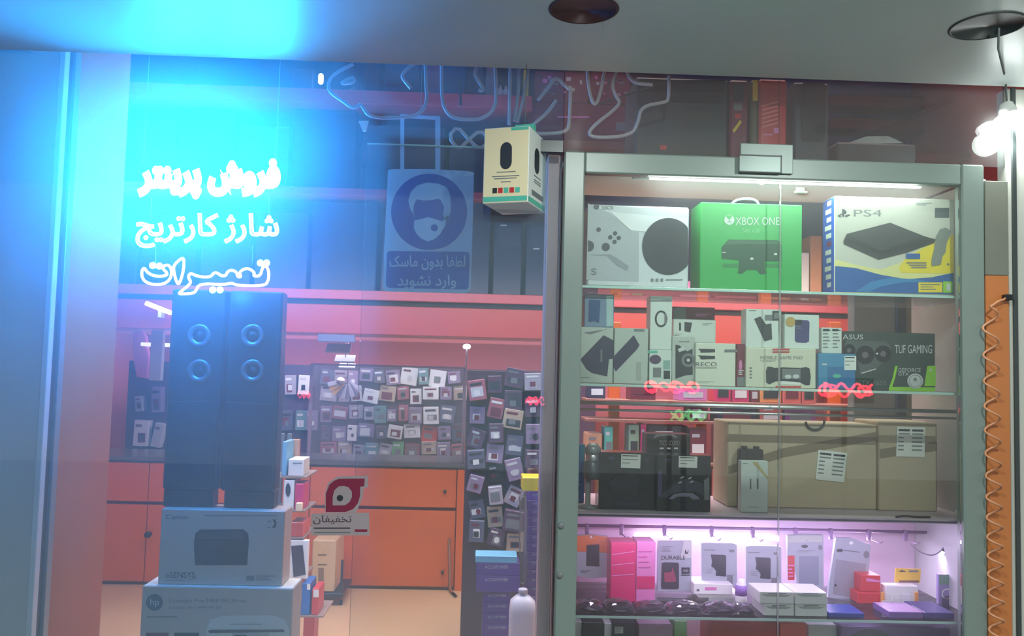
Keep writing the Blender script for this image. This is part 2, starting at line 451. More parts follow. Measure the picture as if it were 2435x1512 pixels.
# bright floodlight hanging from the canopy on a cable
lp = W(2402, 288, 2.284)
o = empty('floodlight', lp, 'blazing white floodlight hanging by a cable from the canopy', 'lamp')
b = MB(); b.T = Matrix.Translation(lp) @ Matrix.Rotation(math.radians(-12), 4, 'Y')
b.lathe([(.006, .05), (.016, .046), (.022, .03), (.024, .018)], (0, 0, .006), white, 24); b.build('housing', o)
b = MB(); b.T = Matrix.Translation(lp) @ Matrix.Rotation(math.radians(-6), 4, 'Y') @ Matrix.Diagonal((1, .5, 1, 1))
b.lathe([(.001, .023), (.026, .02), (.042, .01), (.047, -.001), (.042, -.012), (.028, -.021), (.001, -.025)], (0, 0, 0), emit('flood_white', (0.92, 1.0, 0.98), 26), 24); b.build('bulb', o)
b = MB(); q = hc[1]; b.tube([Vector((q.x + .03, q.y, ZS + .07)), Vector((q.x + .032, q.y + .01, ZS - .05)), Vector((lp.x - .012, lp.y, lp.z + .12)), Vector((lp.x - .009, lp.y, lp.z + .05))], .0028, mid, 6); b.build('cable', o)
b = MB(); b.tube([lp + Vector((.02, 0, -.02)), lp + Vector((.025, 0, -.05)), lp + Vector((.05, 0.005, -.07)), lp + Vector((.07, .01, -.075)), lp + Vector((.075, .028, -.075))], .006, white, 8); b.build('bracket', o)
ll = bpy.data.lights.new('flood_lamp', 'SPOT'); ll.energy = 3; ll.color = (.9, 1, .96); ll.shadow_soft_size = .04; ll.spot_size = math.radians(165); ll.spot_blend = .5
lo = bpy.data.objects.new('flood_lamp', ll); COL.objects.link(lo); lo.location = lp + Vector((-.01, -.01, -.04)); lo.rotation_euler = (math.radians(18), math.radians(-12), 0)

# ------------------------------------------------------------------ neon sign of three lines
YN = 2.60
NX = emit('neon_cyan', (0.018, 0.40, 1.0), 380)
NW = emit('neon_ice', (0.02, 0.15, 1.0), 215)
NP = emit('neon_rose', (1.0, 0.72, 0.98), 5)
ND = emit('neon_dot_cyan', (0.06, 0.5, 1.0), 90)
sign = empty('neon_sign', W(500, 700, YN), 'glowing cyan and white neon sign of three handwritten-style lines behind the glass', 'neon sign')
b = MB(); b.text(persian('فروش پرینتر'), 326, 376, 668, 474, YN, NX, bevel=.09); b.build('neon_lettering', sign)['label'] = 'blazing cyan-white top line of neon tubes'
b = MB(); b.text(persian('شارژ کارتریج'), 322, 506, 664, 590, YN, NW, bevel=.03); b.build('neon_lettering', sign)['label'] = 'white middle line of neon tubes'
b = MB()
zz = lambda P: [(100 + x * .26694, 340 + y * .26702) for x, y in P]
for P in ([(895,1120),(885,1170),(905,1225),(960,1255),(1040,1262),(1110,1245),(1150,1195),(1155,1130),(1130,1085),(1085,1090),(1075,1120),(1110,1150),(1115,1175),(1060,1190),(985,1180),(935,1150),(915,1115)],
          [(1175,1085),(1240,1025),(1265,1030),(1262,1130),(1225,1255),(1200,1250),(1170,1130)],
          [(1220,1335),(1290,1280),(1330,1240),(1300,1195),(1320,1155),(1390,1190),(1500,1195),(1530,1155),(1560,1155),(1600,1185),(1640,1180),(1650,1145),(1690,1130),(1735,1150),(1740,1190),(1775,1195),(1755,1150),(1810,1115),(1860,1125),(1895,1160),(1880,1185),(1945,1185),(1965,1100),(2000,1095),(2022,1150),(2015,1230),(1980,1272),(1740,1270),(1690,1245),(1620,1262),(1400,1250),(1370,1320),(1340,1340),(1225,1345)]):
    b.ptube(zz(P), YN, .0042, NP, 8, True, 2)
b.build('neon_lettering', sign)['label'] = 'rose-white bottom line of neon tubes'
for x, y in ((985,1090),(1045,1095),(1520,1308),(1585,1308),(1945,1068),(2000,1068)):
    c = W(100 + x * .26694, 340 + y * .26702, YN); b = MB(); b.lathe([(.001, -.006), (.009, -.004), (.0105, 0), (.009, .004), (.001, .006)], c, ND, 14, 'y'); b.build('letter_dot', sign)['label'] = 'cyan glowing dot of the bottom line'
# thin wires that carry the sign from the ceiling
b = MB()
for px in (340, 655):
    c = W(px, 385, YN); b.tube([c + Vector((0, .004, 0)), Vector((c.x, c.y + .004, 3.94))], .0011, mid, 5)
for px, ya, yb in ((360, 470, 520), (640, 470, 520), (370, 580, 640), (600, 585, 625)):
    b.tube([W(px, ya, YN + .004), W(px, yb, YN + .004)], .0012, mid, 5)
b.build('hanging_wire', sign)

# ------------------------------------------------------------------ unlit neon sign at the head of the glass
YU = 2.385
tubeg = mat('unlit_tube_glass', (176, 170, 178), 0.18, var=.04)
z2 = lambda P: [(650 + x * .2976, 50 + y * .2976) for x, y in P]
z3 = lambda P: [(1250 + x * .4867, y * .4865) for x, y in P]
us = empty('neon_sign', W(1170, 280, YU), 'unlit grey neon tube lettering hanging at the head of the glass', 'neon sign')
strokes = [z2(P) for P in (
    [(640,345),(520,400),(450,460),(435,540),(480,590),(560,640),(620,690),(665,690),(695,660),(725,700),(755,755),(860,775),(1060,770),(1150,750),(1215,690),(1230,600),(1220,520),(1215,330)],
    [(1150,330),(1080,370),(1020,440),(1060,490),(1100,540)],
    [(1345,330),(1345,640),(1390,740),(1460,785),(1640,790),(1720,750),(1770,690),(1785,600),(1770,340)],
    [(1640,345),(1605,420),(1640,480),(1690,560),(1640,550)],
    [(1895,350),(1890,560),(1885,830)], [(1965,350),(1960,560),(1940,700),(1925,800)], [(2040,360),(2000,620),(1965,740),(1950,810)],
    [(540,500),(640,440),(650,490),(560,500)])] + [z3(P) for P in (
    [(60,490),(110,430),(150,370),(200,430),(240,440)], [(150,490),(100,560),(20,620),(25,655),(205,650),(215,590),(220,440)],
    [(300,330),(310,450),(335,520),(360,480),(390,330)], [(450,340),(420,410),(440,470),(470,510),(310,630),(315,675),(515,665),(550,600),(565,520),(680,500),(700,490),(700,370)],
    [(490,340),(520,405),(620,415)])]
for P in strokes:
    b = MB(); b.ptube(P, YU, .0052, tubeg, 8, False, 2); b.build('neon_tube', us)
b = MB(); b.ptube(z2([(1400,925),(1470,840),(1560,945),(1650,1030),(1735,950),(1650,870),(1560,950),(1480,1030)]), YU + .012, .0052, tubeg, 8, True, 1); b.build('neon_tube', us)
cord = mat('black_cord', (26, 26, 32), .5)
for P, r_ in (([(840, 165), (838, 100)], .004), (z3([(335,515),(420,490),(560,440),(700,400)]), .003), ([(1093, 180), (1095, 250)], .004)):
    b = MB(); b.ptube(P, YU + .008, r_, cord, 6); b.build('wire', us)
b = MB(); b.tube([W(1250, 160, YU), W(1250, 160, YU) + Vector((0, .0, .3))], .002, cord, 6); b.build('wire', us)
# small white clip and mask sign
b = MB(); b.prism([(852, 287), (876, 287), (870, 311), (862, 311)], 2.352, .008, white); tag(b.build('glass_clip'), 'small white tapered clip at the top edge of the glass door', 'clip')

YM = 2.625
ms = empty('mask_sign', W(1015, 690, YM), 'pale blue face mask notice hanging from two straps behind the glass', 'sign')
m3 = lambda x, y: (880 + x * .2248, 380 + y * .2249)
Z = lambda P: [m3(*p) for p in P]
plate = mat('sign_plate', (176, 192, 215), .35, var=.03); sblue = mat('sign_blue', (4, 66, 160), .35, var=.05)
b = MB(); b.prism(Z([(190,108),(240,98),(640,98),(1040,118),(1098,135),(1088,600),(1065,1360),(1045,1395),(1000,1412),(170,1390),(140,1365),(145,1000)]), YM, .004, plate); b.build('board', ms)
b = MB()
b.disc(*m3(625, 550), 90.5, 91, YM - .0006, sblue, 48)
b.pts(Z([(470,620),(450,560),(420,510),(405,430),(430,340),(500,270),(600,240),(720,250),(810,290),(848,370),(855,470),(850,560),(838,600),(800,640),(770,580),(785,500),(750,425),(720,410),(650,425),(560,430),(495,415),(465,470),(455,540)]), YM - .0012, plate)
b.pts(Z([(468,640),(540,625),(615,605),(700,630),(760,650),(800,610),(845,560),(835,600),(800,660),(800,690),(770,740),(735,790),(680,840),(610,862),(540,830),(490,780),(462,720)]), YM - .0012, plate)
b.disc(*m3(680, 718), 8.6, 8.6, YM - .0018, sblue, 20)
R = []
for cx_, cy_, a0 in ((1015, 1010, -90), (1005, 1335, 0), (205, 1315, 90), (215, 1000, 180)):
    R += [m3(cx_ + 38 * math.cos(math.radians(a0 + t)), cy_ + 38 * math.sin(math.radians(a0 + t))) for t in (0, 30, 60, 90)]
b.pts(R, YM - .0006, sblue)
b.build('pictogram', ms)
b = MB(); b.text(persian('لطفا بدون ماسک'), *m3(205, 1010), *m3(1008, 1165), YM - .0014, plate, bold=.012); b.build('lettering', ms)
b = MB(); b.text(persian('وارد نشوید'), *m3(290, 1215), *m3(910, 1365), YM - .0014, plate, bold=.012)
b.build('lettering', ms)
for x0, x1 in ((952, 961), (1035, 1047)):
    b = MB(); b.prism([(x0, 276), (x1, 276), (x1, 408), (x0, 408)], YM + .004, .003, plate); b.build('strap', ms)
b = MB(); b.prism([(952, 271), (1047, 277), (1047, 285), (952, 279)], YM + .004, .003, plate); b.tube([W(1000, 276, YM + .006), W(1000, 276, YM + .006) + Vector((0, 0, .8))], .001, mid, 5); b.build('hanger_bar', ms)

# ------------------------------------------------------------------ cream box hanging beside the cabinet, seen at its corner
YH = 2.20
hx = W(1255, 480, YH)
o = empty('product_box', W(1240, 490, YH), 'cream and white product box hanging at its corner left of the display cabinet', 'box')
wA, wB, hH = 0.128, 0.165, W(1210, 300, YH).z - W(1210, 482, YH).z
TB = Matrix.Translation(hx + Vector((0, 0, 0))) @ Matrix.Rotation(math.radians(-20), 4, 'Z')
# local frame: the left face runs along -x, the right face along +y
b = MB(); b.T = TB; b.box(-wA, 0, 0, wB, 0, hH, white, .002, front=offwhite); b.build('carton', o)
b = MB(); b.T = TB
def fq(u0, v0, u1, v1, m, e=.0006): b.add([(-wA + u0 * wA, -e, v0 * hH), (-wA + u1 * wA, -e, v0 * hH), (-wA + u1 * wA, -e, v1 * hH), (-wA + u0 * wA, -e, v1 * hH)], [(0, 1, 2, 3)], m)
def rq(u0, v0, u1, v1, m, e=.0006): b.add([(e, u0 * wB, v0 * hH), (e, u1 * wB, v0 * hH), (e, u1 * wB, v1 * hH), (e, u0 * wB, v1 * hH)], [(0, 1, 2, 3)], m)
fq(.02, .02, .98, .085, mint); fq(.6, .95, .98, .99, mint); rq(.02, .02, .98, .085, mint)
for i, m in enumerate((dark, red, mint, red, mint)): fq(.22 + i * .125, .13, .32 + i * .125, .2, m)
for v, a, c_ in ((.40, .3, .72), (.345, .2, .8), (.315, .25, .75), (.27, .4, .62)): fq(a, v, c_, v + .012, mid)
def stad(fn, u, v, ru, rv, m):
    P = []
    for i in range(24):
        t = 2 * math.pi * i / 24; s = 1 if math.sin(t) > 0 else -1
        P.append((u + ru * math.cos(t), v + s * (rv - ru * .6) + ru * .75 * math.sin(t)))
    if fn == 'f': b.add([(-wA + p[0] * wA, -.0006, p[1] * hH) for p in P], [tuple(range(24))], m)
    else: b.add([(.0006, p[0] * wB, p[1] * hH) for p in P], [tuple(range(24))], m)
stad('f', .5, .62, .13, .16, dark); stad('r', .45, .62, .14, .15, dark)
for v in (.40, .345, .315): rq(.3, v, .7, v + .012, mid)
rq(.2, .13, .85, .2, mid)
b.build('printed_artwork', o)
b = MB(); b.T = TB; b.box(-wA * .45, -wA * .02, wB * .3, wB * .42, hH - .001, hH + .02, mint, .001); b.build('hang_tab', o)
b = MB(); t = TB @ Vector((-wA * .25, wB * .36, hH + .018)); b.tube([t, Vector((t.x, t.y, ZS - .001))], .0015, mid, 6); b.build('hanging_cord', o)

# sticker on the outside of the door glass
YK = YF - .0022
t4 = lambda x, y: (650 + x * .27926, 1090 + y * .27926)
T = lambda P: [t4(*p) for p in P]
ko = empty('window_sticker', W(812, 1270, YK), 'grey and maroon shop sticker with an eye-shaped mark stuck on the glass', 'sticker')
stg = mat('sticker_grey', (176, 160, 164), .4, var=.04); stm = mat('sticker_maroon', (140, 34, 70), .4, var=.05)
b = MB(); b.prism(T([(440,462),(437,300),(468,205),(548,152),(805,148),(803,246),(770,250),(760,335),(705,462)]), YK, .0016, stg); b.prism(T([(322,470),(815,462),(818,655),(322,655)]), YK, .0016, stg); b.build('backing', ko)
b = MB()
b.pts(T([(447,455),(447,300),(478,222),(520,188),(562,172),(778,170),(774,235),(740,240),(738,320),(720,380),(680,430),(615,455)]), YK - .0005, stm)
b.pts(T([(505,400),(505,330),(520,270),(555,238),(600,232),(640,245),(668,280),(670,325),(650,370),(610,398)]), YK - .001, stg)
b.disc(*t4(567, 337), 7.6, 7.6, YK - .0015, dark, 20)
b.rect(*t4(693, 603), *t4(800, 625), YK - .0005, stm)
b.build('emblem', ko)
b = MB(); b.text(persian('تخفیفان'), *t4(340, 484), *t4(666, 560), YK - .0005, mat('sticker_ink', (74, 60, 70), .5))
b.lines(*t4(345, 588), *t4(655, 604), 1, YK - .0005, dark, .6); b.lines(*t4(350, 626), *t4(655, 642), 1, YK - .0005, mid, .5); b.build('lettering', ko)
# ------------------------------------------------------------------ stack in the window: pedestal, printer cartons, speakers
def zat(px, py, Y): return W(px, py, Y).z
YH1 = 2.69
zhp = zat(520, 1396, YH1)
b = MB(); b.box(-.98, -.46, YH1 + .01, YH1 + .36, 0, .55, greycard, .003); tag(b.build('display_plinth'), 'grey plinth under the stacked printer cartons', 'plinth')
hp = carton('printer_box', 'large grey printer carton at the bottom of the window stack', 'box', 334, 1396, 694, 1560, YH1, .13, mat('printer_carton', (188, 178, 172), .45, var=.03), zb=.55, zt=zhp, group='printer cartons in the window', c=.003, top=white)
h6 = lambda x, y: (250 + x * .26694, 1150 + y * .26696)
A = lambda P: [h6(*p) for p in P]
e1 = .0008
hpink = mat('faded_blue_print', (84, 100, 116), .5)
def f(b):
    b.pts(A([(900,1300),(940,1210),(1050,1175),(1500,1172),(1600,1215),(1640,1300),(1640,1512),(900,1512)]), YH1 - e1, pale)
    b.rect(*h6(1110, 1248), *h6(1395, 1254), YH1 - 2 * e1, mid)
    b.pts(A([(915,1310),(950,1300),(1590,1297),(1600,1322),(930,1330)]), YH1 - 2 * e1, dark)
    b.rect(*h6(1130, 1330), *h6(1460, 1512), YH1 - 2 * e1, greycard); b.rect(*h6(1150, 1345), *h6(1260, 1400), YH1 - 3 * e1, dark)
    b.rect(*h6(365, 1326), *h6(565, 1400), YH1 - e1, maroon); b.rect(*h6(615, 1326), *h6(838, 1400), YH1 - e1, black)
art(hp, f)
def f(b):
    b.ring(*h6(440, 1057), 0, 20, YH1 - e1, hpink)
    b.text('hp', *h6(402, 1022), *h6(480, 1100), YH1 - 2 * e1, pale)
    b.text('LaserJet Pro MFP M130nw', *h6(570, 1024), *h6(1258, 1068), YH1 - e1, mid)
    b.text('LaserJet Pro MFP M130', *h6(570, 1090), *h6(1030, 1122), YH1 - e1, mid)
    b.lines(*h6(370, 1180), *h6(640, 1205), 1, YH1 - e1, mid)
art(hp, f, 'lettering')
YC1 = YH1 + .02
zcn = zat(525, 1212, YC1)
cn = carton('printer_box', 'grey printer carton picturing a black printer, under the tall speakers', 'box', 379, 1212, 674, 1396, YC1, .105, mat('printer_carton', (188, 178, 172), .45, var=.03), zb=zhp, zt=zcn, group='printer cartons in the window', c=.003, right=mat('carton_side_lit', (214, 190, 176), .5))  # warm light on the right side is put into its colour
def f(b):
    y = YC1 - e1
    b.pts(A([(790,520),(805,440),(850,408),(1230,405),(1275,445),(1280,520),(1265,725),(800,725)]), y, dark)
    b.pts(A([(830,500),(850,425),(1220,422),(1240,500)]), y - e1, mat('dark_print2', (66, 72, 80), .4))
    b.rect(*h6(850, 492), *h6(1165, 500), y - 2 * e1, black)
    b.pts(A([(850,520),(1100,520),(960,600),(830,690)]), y - e1, mat('dark_print3', (58, 63, 71), .4))
    b.rect(*h6(880, 280), *h6(1535, 288), y, mid)
    b.pts(A([(1490,318),(1515,318),(1530,350),(1515,392),(1485,392),(1510,355)]), y, dark)
    b.rect(*h6(1445, 330), *h6(1475, 345), y, mid); b.rect(*h6(1445, 385), *h6(1470, 395), y, mid)
    b.rect(*h6(1255, 818), *h6(1330, 865), y, mid); b.lines(*h6(1345, 818), *h6(1518, 868), 3, y, mid)
    b.pts(A([(800,850),(825,835),(790,852),(740,858),(740,853)]), y, mid)
art(cn, f)
def f(b):
    b.text('Canon', *h6(540, 275), *h6(735, 316), YC1 - e1, dark)
    b.text('i-SENSYS', *h6(540, 786), *h6(800, 838), YC1 - e1, dark)
    b.lines(*h6(540, 858), *h6(710, 872), 1, YC1 - e1, mid)
art(cn, f, 'lettering')
# two floor-standing speakers side by side
YSp = YC1 + .03
cab = mat('speaker_black', (34, 36, 46), .3); grille = mat('speaker_cloth', (22, 24, 34), .7); ringm = mat('speaker_ring', (96, 100, 110), .3, .3)
for (x0, x1, cx_, lab) in ((396, 528, 474, 'tall black speaker on the left of the pair on the printer cartons'), (533, 662, 601, 'tall black speaker on the right of the pair on the printer cartons')):
    zt = zat(530, 690, YSp); X0, X1 = W(x0, 950, YSp).x, W(x1, 950, YSp).x
    xa0 = W(x0 + 14, 760, YSp).x if x0 < 500 else W(x0, 760, YSp).x
    o = empty('floor_speaker', ((X0 + X1) / 2, YSp + .035, zcn), lab, 'speaker', 'pair of tall black speakers in the window')
    b = MB(); b.box(X0, X1, YSp, YSp + .07, zcn + .055, zt, cab, .006); b.build('cabinet', o)
    b = MB(); b.box(X0 + (.003 if x0 < 500 else .012), X1 - (.018 if x0 < 500 else .003), YSp + .006, YSp + .07, zcn + .0005, zcn + .055, cab, .003); b.build('plinth', o)
    b = MB(); b.box(X0 + .012, X1 - .012, YSp - .005, YSp - .0005, zcn + .09, zt - .36, grille, .002); b.build('grille', o)
    for cyy in (798, 882):
        c = W(cx_, cyy, YSp)
        b = MB(); n = 28
        b.lathe([(.038, -.0005), (.037, -.006), (.03, -.008), (.022, -.003), (.021, -.0005)], c, ringm, n, 'y')
        b.lathe([(.021, -.0006), (.012, -.0012), (.008, -.004), (.001, -.0055)], c, black, 20, 'y'); b.build('driver', o)

# ------------------------------------------------------------------ the loft over the shop, its shelves and what stands on them
YL = 5.6
zC1, zC0 = zat(990, 694, YL), zat(990, 716, YL)
b = MB(); b.box(-3.3, 3.3, YL, 6.4, zC0, zC1, pinkboard, .003); struct(b, 'floor_loft')
zb0 = zat(990, 798, YL + .06)
b = MB(); b.box(-3.3, 3.3, YL + .04, YL + .12, zb0, zC0 - .035, mat('salmon_board', (190, 66, 62), .4, scale=3, var=.05), .003); struct(b, 'wall_bulkhead')
b = MB(); b.box(-3.3, 3.3, YL + .06, YL + .12, zC0 - .035, zC0, mat('gap_dark', (40, 30, 44), .7), .001); struct(b, 'trim_5')
b = MB(); b.box(-3.3, 3.3, YL + .12, 8.1, zb0 + .03, zb0 + .08, mat('soffit_pink', (226, 140, 140), .5), .002); struct(b, 'ceiling_lower')
b = MB(); b.box(-3.3, 3.3, 6.4, 6.46, zC0, 3.95, mat('loft_back', (96, 84, 116), .6), .002); struct(b, 'wall_loft')
shelfB = (zat(980, 452, YL), zat(980, 470, YL)); shelfA = (zat(970, 218, YL), zat(970, 250, YL))
for (nm, lab, z1, z0, px0, px1) in (('loft_shelf', 'pink shelf board halfway up the loft wall', *shelfB, 200, 1335), ('loft_shelf', 'topmost pink shelf board, just under the canopy line', *shelfA, 200, 1262)):
    o = empty(nm, (W((px0 + px1) / 2, 400, YL).x, YL + .1, z0), lab, 'shelf', 'pink loft shelves')
    b = MB(); b.box(W(px0, 400, YL).x, W(px1, 400, YL).x, YL, 6.399, z0, z1, pinkboard, .003); b.build('board', o)
rnd = random.Random(4)
def stand(name, label, cat, x0, y0, x1, Y, zb, depth, m, group, **k):
    mx = (x0 + x1) / 2
    return carton(name, label, cat, x0, y0, x1, y0 + 10, Y, depth, m, zb=zb, zt=W(mx, y0, Y).z, group=group, c=.006, **k)
navyd = mat('navy_case', (30, 36, 70), .4); slate = mat('slate_case', (58, 62, 88), .4)
g = 'dark equipment stored on the loft'
def tower(x0, y0, x1, lab, bx, by, zb=zC1, Y=YL + .06, m=navyd):
    o = stand('computer_tower', lab, 'computer', x0, y0, x1, Y, zb, .42, m, g)
    art(o, lambda b: b.rect(x0 + 8, y0 + 12, x1 - 8, y0 + 60, Y - .002, slate), 'front_bezel')
    art(o, lambda b: b.rect(bx, by, bx + 15, by + 3, Y - .004, white), 'badge')
    return o
tower(1175, 526, 1243, 'dark navy computer tower on the loft, left of the two by the cabinet', 1190, 534)
tower(1252, 528, 1318, 'dark navy computer tower on the loft, nearest the cabinet frame', 1268, 590)
for (x0, y0, x1, lab) in ((210, 520, 330, 'dark carton at the far left of the loft, behind the neon sign'), (340, 500, 470, 'dark carton on the loft behind the left part of the neon sign'), (480, 540, 600, 'dark carton on the loft behind the right part of the neon sign'),
                          (610, 505, 735, 'dark carton on the loft, right of the neon sign'), (745, 480, 900, 'wide dark carton on the loft, left of the mask notice'), (910, 500, 1030, 'dark carton on the loft behind the mask notice'), (1040, 480, 1168, 'dark carton on the loft, right behind the mask notice')):
    o = stand('storage_box', lab, 'box', x0, y0, x1, YL + .08 + rnd.random() * .05, zC1, .4, navyd if rnd.random() < .6 else slate, g)
g2 = 'dark cases on the middle loft shelf'
for (x0, y0, x1, m, lab) in ((230, 285, 420, slate, 'dark case at the left end of the middle loft shelf'), (430, 270, 560, navyd, 'dark case on the middle loft shelf above the neon sign'), (570, 300, 690, slate, 'dark case on the middle loft shelf, right above the neon sign'),
                          (700, 262, 850, navyd, 'dark case on the middle loft shelf, left of the straps'), (862, 300, 1060, slate, 'wide dark case on the middle loft shelf behind the sign straps'), (1070, 330, 1180, navyd, 'dark case on the middle loft shelf, left of the hanging cream box'), (1190, 300, 1240, slate, 'dark case on the middle loft shelf behind the hanging cream box')):
    stand('storage_case', lab, 'box', x0, y0, x1, YL + .1 + rnd.random() * .06, shelfB[0], .38, m, g2)
# top shelf: a tent-shaped device, frames, bottles
zA = shelfA[0]
o = empty('desk_stand', W(820, 205, YL + .1), 'dark tent-shaped stand on the top loft shelf', 'stand'); o.location.z = zA
b = MB(); Y = YL + .1; b.prism([(797, 206), (852, 162), (860, 206)], Y, .2, slate); dz = zA + .0005 - min(v.z for v in b.v)
for v in b.v: v.z = max(v.z + dz, zA + .0005) if v.z + dz < zA + .03 else v.z + dz
b.build('body', o)
b = MB(); b.prism([(806, 204), (846, 188), (848, 205)], Y - .01, .008, mid)
for v in b.v: v.z += dz
b.build('tray', o)
for i, (x0, y0, x1, m, lab) in enumerate(((690, 160, 745, slate, 'slate box at the left end of the top loft shelf'), (868, 150, 905, navyd, 'dark box beside the tent-shaped stand on the top loft shelf'), (915, 145, 1000, slate, 'wide slate box on the top loft shelf'), (1012, 150, 1050, maroon, 'maroon box on the top loft shelf'),
       (1055, 145, 1110, navyd, 'navy box on the top loft shelf between the neon letters'), (1114, 150, 1150, dark, 'dark book-shaped box on the top loft shelf'), (1156, 155, 1180, mid, 'grey box on the top loft shelf'), (1212, 150, 1240, dark, 'dark box at the right end of the top loft shelf'))):
    stand('storage_box', lab, 'box', x0, y0, x1, YL + .1, zA, .2, m, 'boxes on the top loft shelf')
for i, (px, lab) in enumerate(((1190, 'small pale bottle on the top loft shelf, left of two'), (1203, 'small pale bottle on the top loft shelf, right of two'))):
    c = W(px, 205, YL + .08); c.z = zA + .0005; b = MB(); b.lathe([(.018, 0), (.02, .005), (.02, .06), (.008, .075), (.008, .09), (.001, .091)], c, pale, 14); tag(b.build('bottle'), lab, 'bottle', 'bottles on the top loft shelf')
o = stand('storage_box', 'narrow yellow box standing on the top loft shelf', 'box', 1245, 165, 1258, YL + .08, zA, .1, yellow, None)
# a bright slot lamp up there
c = W(762, 186, YL + .06); b = MB(); b.box(c.x - .016, c.x + .016, c.y, c.y + .03, c.z - .036, c.z + .036, emit('slot_white', (1, .92, 1), 9), .012); oo = tag(b.build('wall_lamp'), 'small glowing upright lamp on the loft wall, left of the unlit neon', 'lamp')
b = MB(); b.box(c.x - .022, c.x + .022, c.y + .03, YL + .75, c.z - .02, c.z + .02, dark, .003); b.build('arm', oo)

# upper right, above the display cabinet
g3 = 'boxes on the loft right of the unlit neon letters'
zr = zat(1380, 333, YL)
o = empty('loft_shelf', (W(1500, 345, YL).x, YL + .1, zr - .05), 'shelf board behind the glass above the display cabinet', 'shelf', 'pink loft shelves')
b = MB(); b.box(W(1248, 345, YL).x, W(2330, 345, YL).x, YL, 6.399, zr - .05, zr, mat('shelf_brown', (120, 70, 66), .5), .003); b.build('board', o)
mb = stand('storage_box', 'wide maroon carton on the loft behind the unlit neon letters', 'box', 1256, 246, 1506, YL + .05, zr, .3, maroon, g3)
art(mb, lambda b: (b.lines(1325, 276, 1400, 286, 1, YL + .048, pink), b.rect(1465, 290, 1490, 310, YL + .048, mid)), 'artwork_print')
for (x0, y0, x1, lab) in ((1272, 170, 1400, 'maroon printed carton stacked on the wide maroon carton, left'), (1404, 172, 1500, 'maroon printed carton stacked on the wide maroon carton, right')):
    zt_ = W(1380, 246, YL + .05).z
    o = stand('storage_box', lab, 'box', x0, y0, x1, YL + .06, zt_, .25, maroon, g3)
    def f(b, x0=x0, x1=x1):
        r = random.Random(x0)
        for i in range(14):
            a = x0 + 6 + r.random() * (x1 - x0 - 20); c_ = 180 + r.random() * 50
            b.rect(a, c_, a + 4 + r.random() * 8, c_ + 3 + r.random() * 8, YL + .058, r.choice((pale, mid, dark, pink)))
    art(o, f)

# things on the roof of the display cabinet
YR = 2.56
zroof = zat(1840, 425, 2.30) + .041
gr = 'boxes on the roof of the display cabinet'
def roof(name, lab, cat, x0, y0, x1, Y, depth, m, gg=gr, **k):
    return stand(name, lab, cat, x0, y0, x1, Y, zroof, depth, m, gg, **k)
o = roof('storage_box', 'wide dark grey carton on the left of the cabinet roof', 'box', 1512, 186, 1732, YR, .2, mat('charcoal_card', (62, 60, 62), .5))
art(o, lambda b: (b.rect(1520, 190, 1725, 218, YR - .001, black), b.rect(1625, 235, 1725, 265, YR - .001, dark), b.rect(1625, 285, 1725, 315, YR - .001, dark), b.rect(1570, 345, 1585, 356, YR - .001, red)))
o = roof('accessory_pack', 'dark red clear-wrapped pack beside the red box on the cabinet roof', 'pack', 1736, 190, 1780, YR, .1, maroon)
art(o, lambda b: (b.rect(1742, 200, 1770, 240, YR - .001, dark), b.rect(1745, 245, 1765, 262, YR - .001, mid), b.pts([(1742, 310), (1760, 285), (1764, 290), (1746, 316)], YR - .001, yellow), b.rect(1748, 270, 1762, 282, YR - .001, red)))
o = roof('storage_box', 'narrow yellow-edged box beside the red box on the cabinet roof', 'box', 1786, 190, 1803, YR, .12, mat('olive_card', (96, 90, 60), .5))
art(o, lambda b: b.rect(1790, 190, 1802, 240, YR - .001, yellow))
o = roof('storage_box', 'bright red upright box on the cabinet roof', 'box', 1806, 188, 1872, YR, .1, red)
def f(b):
    for i in range(6): b.pts([(1812, 250 + i * 10), (1850, 240 + i * 10), (1850, 244 + i * 10), (1812, 254 + i * 10)], YR - .001, mat('light_red_print', (236, 130, 120), .5))
    b.rect(1840, 304, 1852, 317, YR - .001, pink); b.rect(1852, 190, 1853.5, 340, YR - .001, maroon); b.lines(1816, 318, 1838, 326, 1, YR - .001, pink)
art(o, f)
o = roof('phone_display', 'black phone-shaped display box right of the red box on the cabinet roof', 'box', 1888, 196, 1972, YR, .08, mat('display_grey', (66, 68, 76), .4))
art(o, lambda b: b.prism([(1906, 202), (1912, 196), (1958, 197), (1964, 203), (1962, 328), (1956, 338), (1912, 335), (1906, 328)], YR - .004, .003, black), 'phone_front')
o = roof('storage_box', 'low dark carton at the right of the cabinet roof', 'box', 1990, 340, 2180, YR, .2, mat('charcoal_card', (62, 60, 62), .5))
b = MB(); zz_ = zat(2080, 340, YR) + .001
b.add([W(2008, 352, YR + .02) * 1, W(2060, 330, YR + .02), W(2110, 328, YR + .06), W(2150, 352, YR + .02)], [(0, 1, 2, 3)], mid)
for p in b.v: p.z = max(p.z, zz_)
b = MB(); b.prism([(2006, 348), (2060, 329), (2112, 328), (2148, 345)], YR + .03, .1, greycard)
dz = zat(2080, 340, YR) - min(p.z for p in b.v) + .001
for p in b.v: p.z += dz
tag(b.build('cap'), 'grey peaked cap lying on the low dark carton on the cabinet roof', 'cap')
# reddish ledges at the back wall of the loft, right
for i, (y0, y1) in enumerate(((225, 262), (278, 318))):
    b = MB(); p = W(1975, y0, 6.2); q = W(2330, y1, 6.2); b.box(p.x, q.x, 6.2, 6.395, q.z, p.z, mat('red_brown_ledge', (120, 50, 50), .5), .003)
    tag(b.build('wall_ledge'), ('upper' if i == 0 else 'lower') + ' red-brown ledge on the loft wall right of the phone display', 'ledge', 'red-brown ledges')

